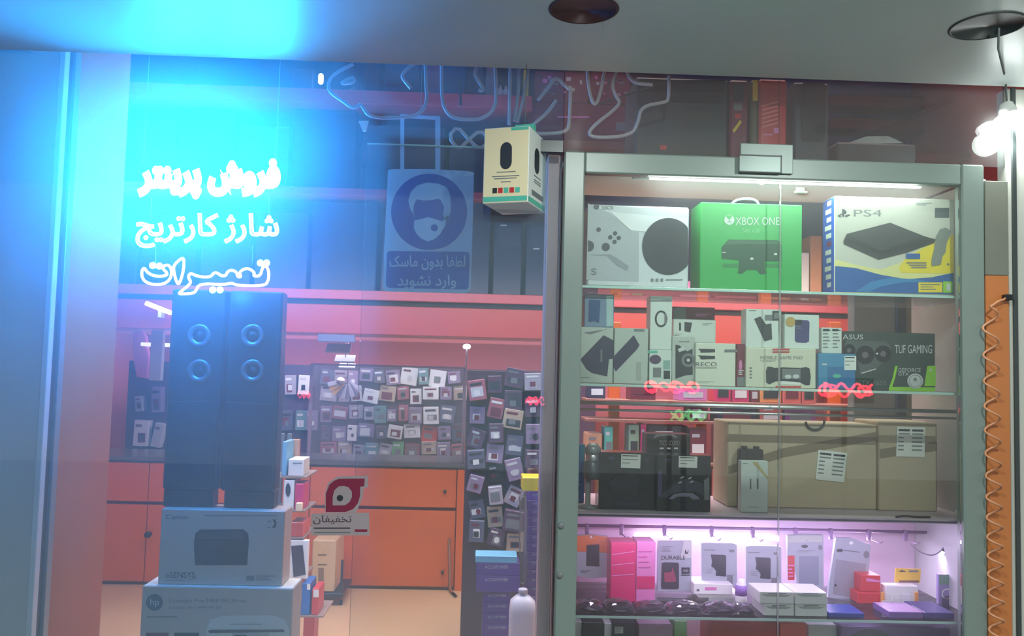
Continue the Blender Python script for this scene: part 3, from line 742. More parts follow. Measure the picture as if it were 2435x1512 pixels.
# ------------------------------------------------------------------ the sales counter and what stands behind it
YCt = 6.2
x0, x1 = W(120, 1200, YCt).x, W(1108, 1200, YCt).x
zt = zat(920, 1098, YCt); zm = zat(920, 1208, YCt); zk = zat(920, 1394, YCt)
ct = empty('sales_counter', ((x0 + x1) / 2, YCt + .25, 0), 'long orange sales counter across the back of the shop', 'counter')
b = MB(); b.box(x0, x1, YCt + .03, YCt + .5, .0, zt - .035, mat('counter_body', (120, 60, 36), .5), .002); b.build('body', ct)
xj = W(350, 1200, YCt).x; xk = W(735, 1200, YCt).x; xe = W(1082, 1300, YCt).x
for a, c_ in ((x0, xj), (xj, xk), (xk, xe)):
    b = MB(); b.box(a + .003, c_ - .003, YCt, YCt + .028, zm + .012, zt - .045, orange, .003); b.build('upper_panel', ct)
    b = MB(); b.box(a + .003, c_ - .003, YCt + .004, YCt + .028, zk, zm - .012, orange, .003); b.build('lower_panel', ct)
b = MB(); b.box(xe + .003, x1, YCt - .02, YCt + .028, zk - .03, zt - .045, orange, .003); b.build('end_panel', ct)
b = MB(); b.box(x0 - .01, x1 + .01, YCt - .02, YCt + .52, zt - .03, zt, mat('counter_top', (96, 90, 96), .25), .004); b.build('worktop', ct)
b = MB(); b.box(x0, x1, YCt + .0, YCt + .03, 0, max(zk - .012, .02), mat('plinth_brown', (80, 44, 26), .6), .002); b.build('plinth', ct)
for px, py in ((1058, 1168), (1052, 1360)):
    c = W(px, py, YCt); b = MB(); b.lathe([(.001, -.022), (.012, -.02), (.012, -.004), (.008, .0)], c, dark, 12, 'y'); b.build('lock', ct)
c = W(358, 1268, YCt); b = MB(); b.lathe([(.001, -.07), (.02, -.068), (.024, -.045), (.012, -.03), (.012, 0)], c, black, 14, 'y'); b.build('knob', ct)
b = MB(); b.tube([W(1068, 1280, YCt - .05), W(1070, 1400, YCt - .05), W(1074, 1440, YCt - .1), W(1083, 1470, YCt - .2)], .012, mat('rust_tube', (150, 90, 60), .5), 8)
for v in b.v: v.z = max(v.z, .012)
tag(b.build('broom_handle'), 'thin brown stick leaning at the right end of the orange counter', 'stick')
# clear screen on the counter with slim posts
sc = empty('counter_screen', (W(920, 1090, YCt + .05).x, YCt + .05, zt), 'clear screen standing on the orange counter between two slim posts', 'screen')
sx0, sx1, szt = W(738, 980, YCt + .05).x, W(1103, 980, YCt + .05).x, zat(920, 872, YCt + .05)
b = MB(); b.box(sx0, sx1, YCt + .05, YCt + .056, zt + .001, szt, glass('screen_glass', .06, (.95, .95, .97)), .001); b.build('pane', sc)
for x in (sx0, sx1):
    b = MB(); b.box(x - .012, x + .012, YCt + .04, YCt + .066, zt + .001, szt + .01, mat('post_grey', (150, 130, 150), .4), .003); b.build('post', sc)
b = MB(); b.box(sx0, sx1, YCt + .045, YCt + .061, szt, szt + .012, mat('post_grey', (150, 130, 150), .4), .002); b.build('top_rail', sc)
c = W(1110, 824, YCt + .02)
pl = empty('globe_lamp', (c.x, c.y, zt), 'small round white lamp on a slim pole at the right end of the counter', 'lamp')
b = MB(); b.tube([Vector((c.x, c.y, zt + .001)), Vector((c.x, c.y, c.z))], .006, mat('post_grey', (150, 130, 150), .4), 8); b.build('pole', pl)
b = MB(); b.lathe([(.001, -.02), (.024, -.014), (.03, 0), (.024, .014), (.001, .02)], c, emit('globe_white', (1, .95, 1), 8), 16); b.build('globe', pl)
# hung glowing panels that stand in for mirrored ceiling lights
for i, (x, y, w, h, Y) in enumerate(((805, 830, 26, 9, 6.35), (821, 855, 21, 7, 6.6), (826, 872, 17, 4, 6.8))):
    lab = ('nearest and highest of the three white panel lamps under the loft', 'middle one of the three white panel lamps under the loft', 'lowest of the three white panel lamps under the loft')[i]
    c = W(x, y, Y); p = empty('mirrored_panel', c, lab, 'lamp', 'white panel lamps under the loft')
    b = MB(); b.T = Matrix.Translation(c) @ Matrix.Rotation(math.radians(38), 4, 'X')
    hw = w / 2000 * Y; hh = h / 2000 * Y * 1.5
    b.box(-hw - .008, hw + .008, -hh - .008, hh + .008, .002, .016, greycard, .002); b.build('housing', p)
    b = MB(); b.T = Matrix.Translation(c) @ Matrix.Rotation(math.radians(38), 4, 'X'); b.box(-hw, hw, -hh, hh, -.002, .0018, emit('mirrored_white', (1, .96, 1), 6), .001); b.build('diffuser', p)
    b = MB(); b.tube([c + Vector((0, 0, .012)), Vector((c.x, c.y, zb0 + .03))], .004, mid, 6); b.build('rod', p)
b = MB(); p, q = W(760, 795, 5.66), W(846, 822, 5.66); b.box(p.x, q.x, 5.60, 5.638, q.z + .02, p.z, mat('lamp_blue_grey', (120, 124, 160), .4), .004); tag(b.build('lamp_housing'), 'blue-grey slot vent on the bulkhead above the panel lamps', 'vent')  # grey lamp housing over the hung panels

# wall of hanging goods behind the counter
YW = 7.2
b = MB(); p, q = W(655, 866, YW), W(1330, 1120, YW); b.box(-3.0, q.x + .3, YW, YW + .03, 0, p.z, mat('peg_board', (84, 62, 92), .6), .002); tag(b.build('peg_board'), 'dark purple-grey pegboard behind the counter full of hanging packs', 'pegboard')
NUM = ('first', 'second', 'third', 'fourth', 'fifth', 'sixth', 'seventh', 'eighth', 'ninth', 'tenth', 'eleventh', 'twelfth', 'thirteenth')
ROWS = ('top row', 'second row', 'third row', 'fourth row', 'bottom row')
r = random.Random(11)
pm = [(mat('pk_mauve', (150, 128, 160), .4), 'mauve'), (mat('pk_grey', (178, 172, 184), .35), 'grey'), (white, 'white'), (mat('pk_slate', (96, 96, 120), .4), 'slate'), (mat('pk_teal', (110, 150, 150), .4), 'grey-teal'),
      (mat('pk_rose', (176, 96, 112), .4), 'rose'), (mat('pk_plum', (92, 60, 92), .4), 'plum'), (mat('pk_sand', (196, 176, 150), .4), 'sand'), (black, 'black')]
art_m = (dark, mid, pale, maroon, white)
def pack(cx_, cy_, w, h, Y, m, label, group, seed, face=True, wall=None, name='hanging_pack', hook=True, tilt=5):
    c = W(cx_, cy_, Y); hw, hh = w / 2 / FPX * Y, h / 2 / FPX * Y
    dpt = (wall - Y - .001) if wall else .02
    tr = Matrix.Translation(c) @ Matrix.Rotation(math.radians(random.Random(seed * 7 + 1).gauss(0, tilt)), 4, 'Y') @ Matrix.Translation(-c)
    b = MB(); b.T = tr; b.box(c.x - hw, c.x + hw, Y, Y + dpt, c.z - hh, c.z + hh, m, .003)
    o = b.build(name); tag(o, label, 'pack', group)
    if face:
        q = random.Random(seed)
        def f(b):
            e = .0012; b.T = tr
            k = q.random()
            a1, a2 = q.uniform(-.4, -.2), q.uniform(.15, .42)
            b.rect(cx_ + w * a1, cy_ - h * q.uniform(-.05, .2), cx_ + w * a2, cy_ + h * q.uniform(.2, .42), Y - e, q.choice(art_m))
            b.rect(cx_ - w * .38, cy_ - h * .36, cx_ + w * (.38 - .4 * k), cy_ - h * .24, Y - e, q.choice(art_m))
            if k > .75: b.disc(cx_ + w * .05, cy_ + h * .13, w * .16, w * .2, Y - 2 * e, q.choice(art_m), 14)
            else: b.rect(cx_ - w * .2, cy_ + h * .0, cx_ + w * .15, cy_ + h * .28, Y - 2 * e, q.choice(art_m))
        art(o, f, 'pack_front')
    return o
GP = 'packs hanging on the pegboard behind the counter'
for ri, yy in enumerate((896, 938, 984, 1028, 1068)):
    x = 762; k = 0
    while x < 1100:
        w = r.uniform(22, 40); h = r.uniform(28, 42)
        if x + w > 1112: break
        m, cn_ = pm[min(int(abs(r.gauss(0, 3.2))), 8)] if ri < 4 else pm[r.choice((1, 2, 4, 7, 0, 5))]
        if ri == 3 and 985 < x < 1010: m, cn_ = red, 'red'
        if ri == 4 and 925 < x < 960: m, cn_ = mat('pk_green', (110, 190, 120), .4), 'green'
        pack(x + w / 2, yy + r.uniform(-5, 5), w, h, YW - r.uniform(.02, .09), m, f'{cn_} pack on the pegboard behind the counter, {ROWS[ri]}, {NUM[k]} from the left', GP, ri * 50 + k, True, YW)
        x += w + r.uniform(1, 5); k += 1
for ri, (yy, xs_) in enumerate(((915, (690, 722)), (1000, (682, 716, 742)))):
    for k, x in enumerate(xs_):
        m, cn_ = pm[(k + ri * 2 + 1) % 5]
        pack(x, yy, 26, 46, YW - .05, m, f'{cn_} pack at the left end of the pegboard, ' + ('upper' if ri == 0 else 'lower') + f' pair, {NUM[k]} from the speakers', 'packs at the left end of the pegboard', 300 + ri * 9 + k, True, YW)
# fan of phone cases hung on one hook
b = MB(); c = W(822, 905, YW); b.tube([Vector((c.x, YW - .001, c.z)), Vector((c.x, YW - .26, c.z))], .034, chrome, 10); b.build('peg_hook', bpy.data.objects['peg_board'])
for k in range(9):
    a = math.radians(-150 + k * 17); Y = YW - .16 - k * .008
    c = W(822, 905, Y)
    b = MB(); b.T = Matrix.Translation(c) @ Matrix.Rotation(a + math.pi / 2, 4, 'Y')
    b.box(-.018, .018, 0, .006, -.15, -.03, (mat('case_amber', (230, 170, 90), .3), mat('case_silver', (190, 190, 205), .2), mat('case_grey', (120, 116, 140), .3))[(0 if k in (6, 7) else 1 + k % 2)], .003)
    tag(b.build('phone_case'), f'phone case in the fan on the pegboard, {NUM[k]} going around from the left', 'phone case', 'fan of phone cases')
# far-left view between pillar and speakers
g5 = 'packs in the far left glass case'
for k, (x, y, w, h, m, l) in enumerate(((335, 1030, 34, 60, white, 'tall white pack in the far left case, left of two'), (374, 1035, 22, 56, pale, 'narrow pale pack in the far left case, right of two'), (330, 960, 18, 36, greycard, 'small grey pack on the upper row of the far left case'), (372, 950, 24, 60, mat('pk_mauve', (150, 128, 160), .4), 'mauve pack on the upper row of the far left case'))):
    pack(x, y, w, h, YW - .08, m, l, g5, 500 + k, True, YW)
p, q = W(200, 905, 7.1), W(412, 1092, 7.1)
c = W(375, 732, 5.5); b = MB(); b.T = Matrix.Translation(c) @ Matrix.Rotation(math.radians(20), 4, 'Y')
b.box(-.09, .09, 0, .03, -.014, .014, emit('tube_white', (1, .95, 1), 7), .006); o = tag(b.build('tube_lamp'), 'slanting white tube lamp seen between the pillar and the speakers', 'lamp')
b = MB(); b.box(c.x - .01, c.x + .01, 5.53, 5.6, c.z - .06, c.z - .0, pale, .002); b.build('bracket', o)
YB = 7.1
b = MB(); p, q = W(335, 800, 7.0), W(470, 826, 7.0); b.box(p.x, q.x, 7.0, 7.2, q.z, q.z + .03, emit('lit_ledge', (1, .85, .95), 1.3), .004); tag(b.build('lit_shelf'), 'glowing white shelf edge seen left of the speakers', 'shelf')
b = MB(); p, q = W(362, 745, 6.94), W(382, 905, 6.94); b.box(p.x, q.x, 6.94, 6.995, q.z, p.z, pale, .004); tag(b.build('post'), 'pale upright post seen left of the speakers', 'post')
b = MB(); pts_ = [(318, 780), (330, 775), (345, 800), (352, 850), (348, 900), (325, 895), (316, 850)]; b.prism(pts_, 7.08, .06, pink); tag(b.build('gift_bag'), 'shiny pink gift bag seen left of the speakers', 'bag')

# ------------------------------------------------------------------ goods to the left of the counter opening
YD = 4.6
tw0 = W(770, 1410, 5.75)
o = empty('computer_tower', (tw0.x, 5.85, 0), 'beige computer tower on a wheeled stand before the orange counter', 'computer')
X0, X1 = W(741, 1340, 5.75).x, W(797, 1340, 5.75).x
zb_, zt_ = max(zat(770, 1408, 5.75), .05), zat(770, 1284, 5.75)
b = MB(); b.box(X0, X1, 5.75, 6.1, zb_, zt_, beige, .008); b.build('case', o)
def f(b):
    y = 5.75 - .002
    for yy in (1318, 1341): b.rect(756, yy, 777, yy + 2.5, y, mat('beige_shadow', (110, 92, 70), .5))
    b.rect(757, 1350, 770, 1396, y, mat('beige_dark', (140, 116, 90), .5)); b.disc(763, 1387, 3, 4, y - .002, chrome, 12)
art(o, f, 'front_bezel')
b = MB(); b.box(X0 - .02, X1 + .06, 5.73, 6.12, zb_ - .025, zb_ - .001, dark, .003); b.box(X1 + .04, X1 + .055, 5.74, 5.755, zb_ - .02, zat(805, 1330, 5.75), dark, .002)
b.build('stand', o)
for sx in (X0 + .01, X1 + .045):
    b = MB(); b.lathe([(.001, -.01), (.016, -.008), (.016, .008), (.001, .01)], (sx, 5.78, .0165), black, 12, 'x'); b.build('caster', o)
# glass rack with boxes beside the stack
rk = empty('goods_rack', (W(700, 1400, 4.5).x, 4.6, 0), 'low rack of boxed goods beside the window stack', 'rack')
rx0, rx1 = W(640, 1300, 4.5).x, W(722, 1300, 4.5).x
zs = [zat(700, y, 4.5) for y in (1462, 1376, 1276, 1212, 1132)]
for i, z in enumerate(zs):
    b = MB(); xr_ = W(770, 1440, 4.5).x if i == 0 else rx1; b.box(rx0, xr_, 4.5, 4.79, z - .012, z, mat('rack_board', (150, 132, 120), .4), .002); b.build('shelf_board', rk)
for x in (rx0 - .02, rx0 + .02):
    b = MB(); b.box(x - .01, x + .01, 4.76, 4.79, 0, zs[-1] + .2, mid, .002); b.build('upright', rk)
def rb(name, lab, x0, y0, x1, zi, m, Y=4.5, d=.16, fn=None, g='boxes on the low rack'):
    o = carton(name, lab, 'box', x0, y0, x1, y0 + 5, Y, d, m, zb=zs[zi], zt=W((x0 + x1) / 2, y0, Y).z, group=g, c=.003)
    if fn: art(o, fn)
    return o
rb('storage_box', 'white box with grey print on top of the low rack', 686, 1092, 722, 4, white, fn=lambda b: b.lines(696, 1100, 718, 1106, 1, 4.498, mid))
rb('storage_box', 'narrow blue box on top of the low rack beside the speaker', 672, 1050, 683, 4, paleblue)
o = carton('storage_box', 'tan box standing behind on top of the low rack', 'box', 693, 1045, 711, 1050, 4.67, .04, mat('tan_card', (205, 150, 110), .5), zb=zs[4], zt=zat(700, 1045, 4.67), group='boxes on the low rack', c=.003)
rb('storage_box', 'white box with a black speaker picture on the low rack', 675, 1142, 700, 3, white, fn=lambda b: b.disc(685, 1165, 6, 16, 4.498, dark))
rb('storage_box', 'magenta box on the low rack', 702, 1150, 722, 3, magenta)
rb('book', 'cream book upright on the low rack', 703, 1196, 718, 3, offwhite, Y=4.46, d=.03)
rb('storage_box', 'red shiny packets box on the low rack', 690, 1242, 722, 2, mat('red_foil', (210, 84, 70), .25))
for k, (x, lab) in enumerate(((726, 'dark slanted folder leaning right of the low rack, left of two'), (742, 'dark slanted folder leaning right of the low rack, right of two'))):
    pass
o = rb('picture_frame', 'white-framed dark screen standing on the low rack', 688, 1284, 734, 1, white, d=.03)
art(o, lambda b: b.pts([(692, 1298), (720, 1296), (727, 1366), (698, 1372)], 4.498, mat('screen_dark', (70, 60, 74), .3)), 'screen')
rb('storage_box', 'blue and white box on the lowest shelf of the low rack', 718, 1386, 738, 0, blue, fn=lambda b: b.rect(730, 1388, 738, 1402, 4.498, white))
rb('storage_box', 'red and white box at the front of the lowest rack shelf', 742, 1400, 758, 0, red, fn=lambda b: b.rect(745, 1402, 758, 1420, 4.498, white))
o = carton('storage_box', 'red carton on the floor under the lowest rack shelf', 'box', 722, 1468, 748, 1480, 4.62, .12, red, zb=0, zt=zs[0] - .02, group='boxes on the low rack')

# ------------------------------------------------------------------ stand of hanging packs right of the counter
YG = 4.9
b = MB(); p, q = W(1112, 880, YG), W(1345, 900, YG); b.box(p.x, q.x, YG, YG + .03, 0, p.z, mat('stand_board', (70, 44, 62), .6), .002); tag(b.build('slat_board'), 'dark maroon board of hanging packs right of the counter', 'board')
GS = 'packs hanging on the dark board right of the counter'
r = random.Random(5)
for ci, (xc, wd_, ys) in enumerate(((1133, 42, (925, 985, 1045, 1095, 1150, 1208, 1262)), (1178, 40, (915, 970, 1030, 1075, 1125, 1175, 1230, 1282)), (1222, 46, (900, 950, 1000, 1060, 1118, 1178, 1240, 1288)), (1270, 44, (905, 968, 1030, 1090, 1128)))):
    for k, yy in enumerate(ys):
        m, cn_ = pm[r.choice((0, 0, 1, 3, 5, 6, 6, 7, 8))]
        pack(xc + r.uniform(-3, 3), yy + r.uniform(-4, 4), wd_ * r.uniform(.8, 1.0), 46 * r.uniform(.85, 1.1), YG - r.uniform(.03, .1), m,
             f'{cn_} pack on the dark board, {NUM[ci]} column from the counter, {NUM[k]} down', GS, 700 + ci * 20 + k, True, YG, tilt=9)
# purple boxed goods in front
YP = 3.9
g6 = 'purple boxes wrapped in film'
pz = [zat(1182, y, YP) for y in (1405, 1366, 1336)]
ppl = ((1132, 1236, 1366, 1405, 'lower one of the two wide purple boxes on the film-wrapped stack'), (1132, 1236, 1336, 1366, 'upper one of the two wide purple boxes on the film-wrapped stack'))
zbase = 0.0
rows = [1405 + i * 24.0 for i in range(12)]
zlist = [W(1182, y, YP).z for y in rows]
n_ = max(i for i, z in enumerate(zlist) if z > .03)
bh = zlist[0] / 12
for i in range(12):
    z1 = zlist[0] - i * bh
    o = carton('purple_box', f'thin purple box in the lower film-wrapped stack, {NUM[i]} from its top', 'box', 1148, 1405, 1214, 1410, YP, .12, purple, zb=z1 - bh, zt=z1, group=g6)
    b = MB()
    y0 = 1405 + (zlist[0] - z1) * FPX / YP; b.text('ACCOPOWER', 1160, y0 + 8, 1204, y0 + 14, YP - .001, pale, res=1); b.build('lettering', o)
for (x0, x1, y0, y1, lab), z0, z1 in zip(ppl, (pz[0], pz[1]), (pz[1], pz[2])):
    o = carton('purple_box', lab, 'box', x0, y0, x1, y1, YP - .02, .14, purple, zb=z0, zt=z1, group=g6)
    b = MB(); b.text('ACCOPOWER', 1153, y0 + 8, 1208, y0 + 16, YP - .021, pale, res=2); b.build('lettering', o)
o = carton('film_wrapped_box', 'pale blue box on top of the wide purple boxes', 'box', 1130, 1322, 1230, 1336, YP - .02, .12, paleblue, zb=pz[2], zt=zat(1182, 1322, YP - .02))
YT = 3.95
tz1 = zat(1270, 1168, YT); hh_ = tz1 / 26
for i in range(26):
    z1 = tz1 - i * hh_
    o = carton('purple_box', f'thin purple box under the yellow one, {NUM[i] if i < 13 else NUM[i - 13] + " past the middle"} from the top', 'box', 1253, 1168, 1300, 1172, YT, .16, purple, zb=z1 - hh_, zt=z1, group='purple boxes in the tall stack')
    y0 = 1168 + i * hh_ * FPX / YT
    if y0 < 1500:
        b = MB(); b.text('ACCO', 1266, y0 + 6, 1282, y0 + 11, YT - .001, pale, res=1); b.build('lettering', o)
o = carton('storage_box', 'yellow box on top of the tall purple stack', 'box', 1242, 1136, 1300, 1168, YT, .16, yellow, zb=tz1, zt=zat(1270, 1136, YT))
# film bag hanging between the stacks
b = MB(); b.ptube([(1243, 1180), (1245, 1230), (1242, 1290), (1246, 1340), (1242, 1385)], YT - .05, .018, plastic_clear, 10)
tag(b.build('film_roll'), 'crumpled roll of clear film standing against the tall purple stack', 'film roll')
# white canister
YJ = 3.4
c = W(1243, 1500, YJ); c.y += .06
jt = zat(1246, 1428, YJ); jb = 0.001
o = empty('canister', (c.x, c.y, 0), 'white plastic canister in front of the purple boxes', 'canister')
cw = .062
b = MB(); hwv = (W(1276, 1480, YJ).x - W(1212, 1480, YJ).x) / 2 * 1.0
prof = [(hwv * .9, 0.0), (hwv, .03), (hwv, jt - .06), (hwv * .93, jt - .02), (hwv * .55, jt + .0), (hwv * .3, jt + .008), (hwv * .3, jt + .014)]
vs = []; n = 28
for rr, z in prof:
    for k in range(n):
        a = 2 * math.pi * k / n; ca, sa = math.cos(a), math.sin(a)
        e = (abs(ca) ** 5 + abs(sa) ** 5) ** -.2
        vs.append((c.x + rr * ca * e, c.y + rr * .9 * sa * e, z + jb))
fs = [(i * n + k, i * n + (k + 1) % n, (i + 1) * n + (k + 1) % n, (i + 1) * n + k) for i in range(len(prof) - 1) for k in range(n)] + [tuple(range(n)), tuple(range((len(prof) - 1) * n, len(prof) * n))]
b.add(vs, fs, mat('canister_white', (226, 214, 226), .4, var=.03), smooth=True); b.build('body', o)
b = MB(); b.lathe([(hwv * .36, 0), (hwv * .36, .014), (hwv * .3, .018), (.001, .018)], (c.x, c.y, jt + .0145), mat('canister_cap', (200, 190, 205), .4), 18); b.build('cap', o)

# goods rack seen through the display cabinet
YQ = 4.3
qr = empty('orange_rack', (W(1800, 1000, YQ).x, YQ, 0), 'orange goods rack standing behind the display cabinet', 'rack')
zq = [zat(1700, y, YQ) for y in (1330, 1192, 1102, 1002, 955)]
qx0, qx1 = W(1392, 1000, YQ).x, W(2200, 1000, YQ).x
for px in (1474, 1692, 1850, 2025):
    x = W(px, 1000, YQ).x; b = MB(); b.box(x - .03, x + .03, YQ + .2, YQ + .24, 0, zat(px, 760, YQ), orange, .003); b.build('upright', qr)
for z in zq:
    b = MB(); b.box(qx0, qx1, YQ, YQ + .2, z - .015, z, mat('rack_wood', (150, 96, 84), .5), .002); b.build('shelf_board', qr)
def qb(lab, x0, y0, x1, zi, m, seed, name='goods_box'):
    o = carton(name, lab, 'box', x0, y0, x1, y0 + 5, YQ + .02, .14, m, zb=zq[zi], zt=W((x0 + x1) / 2, y0, YQ + .02).z, group='goods on the orange rack', c=.003)
    q = random.Random(seed); w, y1 = x1 - x0, y0 + (W((x0 + x1) / 2, y0, YQ + .02).z - zq[zi]) * FPX / (YQ + .02)
    h = y1 - y0
    art(o, lambda b: (b.rect(x0 + w * .15, y0 + h * .45, x1 - w * .15, y0 + h * .8, YQ + .018, q.choice(art_m)), b.rect(x0 + w * .15, y0 + h * .15, x1 - w * .4, y0 + h * .25, YQ + .018, q.choice(art_m))))
peach = mat('peach_card', (240, 160, 90), .4); coral = mat('coral_card', (226, 110, 100), .4); violet = mat('violet_card', (150, 70, 140), .4)
lst = [('slate box on the top board of the orange rack, far left', 1400, 905, 1440, 4, slate), ('maroon box on the top board of the orange rack', 1500, 880, 1560, 4, maroon), ('pale pink wide box on the top board of the orange rack', 1615, 915, 1682, 4, pink),
       ('magenta box with a dark lens on the top board of the orange rack', 1702, 900, 1738, 4, magenta), ('bright magenta box on the top board of the orange rack', 1742, 905, 1782, 4, magenta), ('maroon slim box on the top board of the orange rack', 1786, 910, 1804, 4, maroon),
       ('peach box on the top board of the orange rack', 1808, 905, 1858, 4, peach), ('coral box on the top board of the orange rack', 1862, 900, 1905, 4, coral), ('rose box on the top board of the orange rack', 1908, 905, 1940, 4, coral),
       ('violet wide box under the top board of the orange rack', 1868, 975, 1940, 3, violet), ('peach box under the top board of the orange rack', 1808, 966, 1860, 3, coral), ('dark long box under the top board of the orange rack', 1705, 970, 1800, 3, navy), ('maroon box under the top board of the orange rack', 1640, 968, 1684, 3, maroon),
       ('tall pale green box on the orange rack', 1496, 1010, 1520, 2, mat('pale_green', (140, 176, 140), .4)), ('magenta slim box next to the pale green one', 1524, 1008, 1537, 2, magenta), ('pale teal box left of the orange upright', 1438, 1015, 1458, 2, mint), ('tan box at the left end of the orange rack', 1395, 1030, 1432, 2, mat('tan_card', (205, 150, 110), .5)),
       ('dark box behind the black game boxes', 1545, 1012, 1636, 2, dark), ('pink upright tag box by the orange upright', 1708, 1010, 1728, 2, pink), ('maroon box behind the black game boxes', 1640, 1020, 1680, 2, maroon),
       ('rose box low on the orange rack', 1694, 1115, 1752, 1, coral), ('dark box low on the orange rack, behind the phone box', 1758, 1118, 1840, 1, dark), ('maroon box low on the orange rack', 1640, 1115, 1688, 1, maroon)]
for i, (l, a, c_, d_, zi, m) in enumerate(lst): qb(l, a, c_, d_, zi, m, 900 + i)
# boxes lying on the loft edge, seen between the console boxes
lst = [(1395, 660, 1460, slate, 'slate box on the loft edge at the left, behind the white console box'), (1470, 655, 1500, coral, 'coral box on the loft edge behind the white console box'), (1504, 650, 1530, green, 'green slim box on the loft edge behind the white console box'), (1536, 655, 1600, maroon, 'maroon box on the loft edge behind the white console box'),
       (1618, 668, 1690, pink, 'pale pink packet on the loft edge below the green console box'), (1700, 655, 1800, magenta, 'magenta packet on the loft edge below the green console box'), (1812, 650, 1880, peach, 'peach box on the loft edge below the green console box'),
       (1905, 600, 1925, white, 'white slim box on the loft edge between two console boxes'), (1928, 560, 1955, mat('tan_card', (205, 150, 110), .5), 'tan box on the loft edge between two console boxes'), (1965, 650, 2080, dark, 'dark box on the loft edge below the blue console box')]
for (x0, y0, x1, m, l) in lst:
    stand('goods_box', l, 'box', x0, y0, x1, YL + .02, zC1, .2, m, 'boxes along the loft edge')
# grey cabinet door behind, right
b = MB(); p, q = W(2030, 700, 3.4), W(2420, 900, 3.4); b.box(p.x, q.x + .5, 3.4, 3.46, 0, zat(2100, 640, 3.4), mat('grey_green_panel', (120, 126, 112), .5), .003); o = tag(b.build('partition'), 'grey-green partition behind the right part of the display cabinet', 'partition')
b = MB(); x = W(2140, 900, 3.4).x; b.box(x - .02, x + .02, 3.385, 3.399, 0, zat(2140, 660, 3.4), dark, .002); b.build('dark_strip', o)
# ------------------------------------------------------------------ the display cabinet in the shop front
Y0, YBK = 2.30, 2.74
dc = empty('display_cabinet', ((xc0 + xc1) / 2, 2.5, 0), 'tall glass-fronted display cabinet in a pale grey metal frame', 'display cabinet')
xi0, xi1 = W(1381, 900, Y0).x, W(2291, 900, Y0).x
zi1 = zat(1840, 425, Y0)
zbot = .55
cabm = mat('cabinet_frame', (128, 142, 136), .35, scale=4, var=.05)
inner = mat('cabinet_lining', (190, 196, 194), .45, scale=4, var=.06)
b = MB(); b.box(xc0, xi0, Y0, Y0 + .04, 0, zc1, cabm, .004); b.build('left_stile', dc)
b = MB(); b.box(xi1, xc1, Y0, Y0 + .04, 0, zc1, cabm, .004); b.build('right_stile', dc)
b = MB(); b.box(xi0, xi1, Y0 + .002, Y0 + .04, zi1, zc1, cabm, .004); b.build('top_rail', dc)
b = MB(); b.box(xi0, xi1, Y0 + .002, Y0 + .04, 0, zbot, cabm, .004); b.build('base_panel', dc)
b = MB(); b.box(xc0, xc1, Y0 + .041, YBK, zi1 + .03, zi1 + .04, inner, .001); b.build('roof', dc)
zroofz = zi1 + .066
xp = W(2335, 900, Y0 + .045).x
b = MB(); b.box(xp, xp + .014, Y0 + .041, YBK, .001, zi1 + .029, inner, .001); b.build('side_panel', dc)
b = MB(); b.box(xc0 + .003, xc0 + .018, Y0 + .041, YBK, .001, zi1 + .029, mat('side_board', (186, 150, 146), .5), .001); b.build('side_panel', dc)
# pink-grey jamb board beside the left stile
xj0 = W(1291, 900, 2.37).x
b = MB(); b.box(xj0, xc0 - .005, 2.372, 2.46, 0, zat(1310, 368, 2.37), mat('jamb_board', (236, 178, 168), .45, scale=3, var=.06), .003); tag(b.build('jamb_board'), 'pinkish upright board between the glass door and the display cabinet', 'board')
xm = W(1853, 900, Y0 + .016).x
for a, c_, l in ((xi0, xm - .001, 'left'), (xm + .001, xi1, 'right')):
    b = MB(); b.box(a + .001, c_ - .001, Y0 + .014, Y0 + .02, zbot + .002, zi1 - .002, glass('cabinet_glass', .06), .0008); b.build('glass_door', dc)
b = MB(); b.box(xm - .0012, xm + .0012, Y0 + .012, Y0 + .0215, zbot + .002, zi1 - .002, glass('seam_edge', .35), .0004); b.build('door_seam', dc)
for py, px in ((1250, 1328), (1368, 1326)):
    c = W(px, py, Y0); b = MB(); b.lathe([(.001, -.003), (.008, -.0028), (.009, -.0002)], (max(c.x, xc0 + .012), Y0, c.z), mid, 14, 'y'); b.build('screw_cap', dc)
lk = MB(); p, q = W(1760, 410, Y0 - .006), W(1886, 344, Y0 - .006); lk.box(p.x, q.x, Y0 - .007, Y0 - .0005, p.z, q.z, mat('lock_plate', (128, 140, 136), .4, .2), .003); lk = lk.build('lock_plate', dc)
b = MB(); p, q = W(1757, 408, Y0 - .011), W(1857, 371, Y0 - .011)
b.box(p.x, q.x, Y0 - .013, Y0 - .0075, p.z, q.z, mat('lock_grey', (104, 116, 112), .35, .3), .002)
for (xa, xb, za, zb2) in ((p.x - .002, q.x + .002, q.z - .003, q.z + .001), (p.x - .002, q.x + .002, p.z - .001, p.z + .002), (p.x - .002, p.x + .001, p.z, q.z), (q.x - .001, q.x + .002, p.z, q.z)):
    b.box(xa, xb, Y0 - .0145, Y0 - .0131, za, zb2, dark, .0005)
b.build('lock_case', lk)
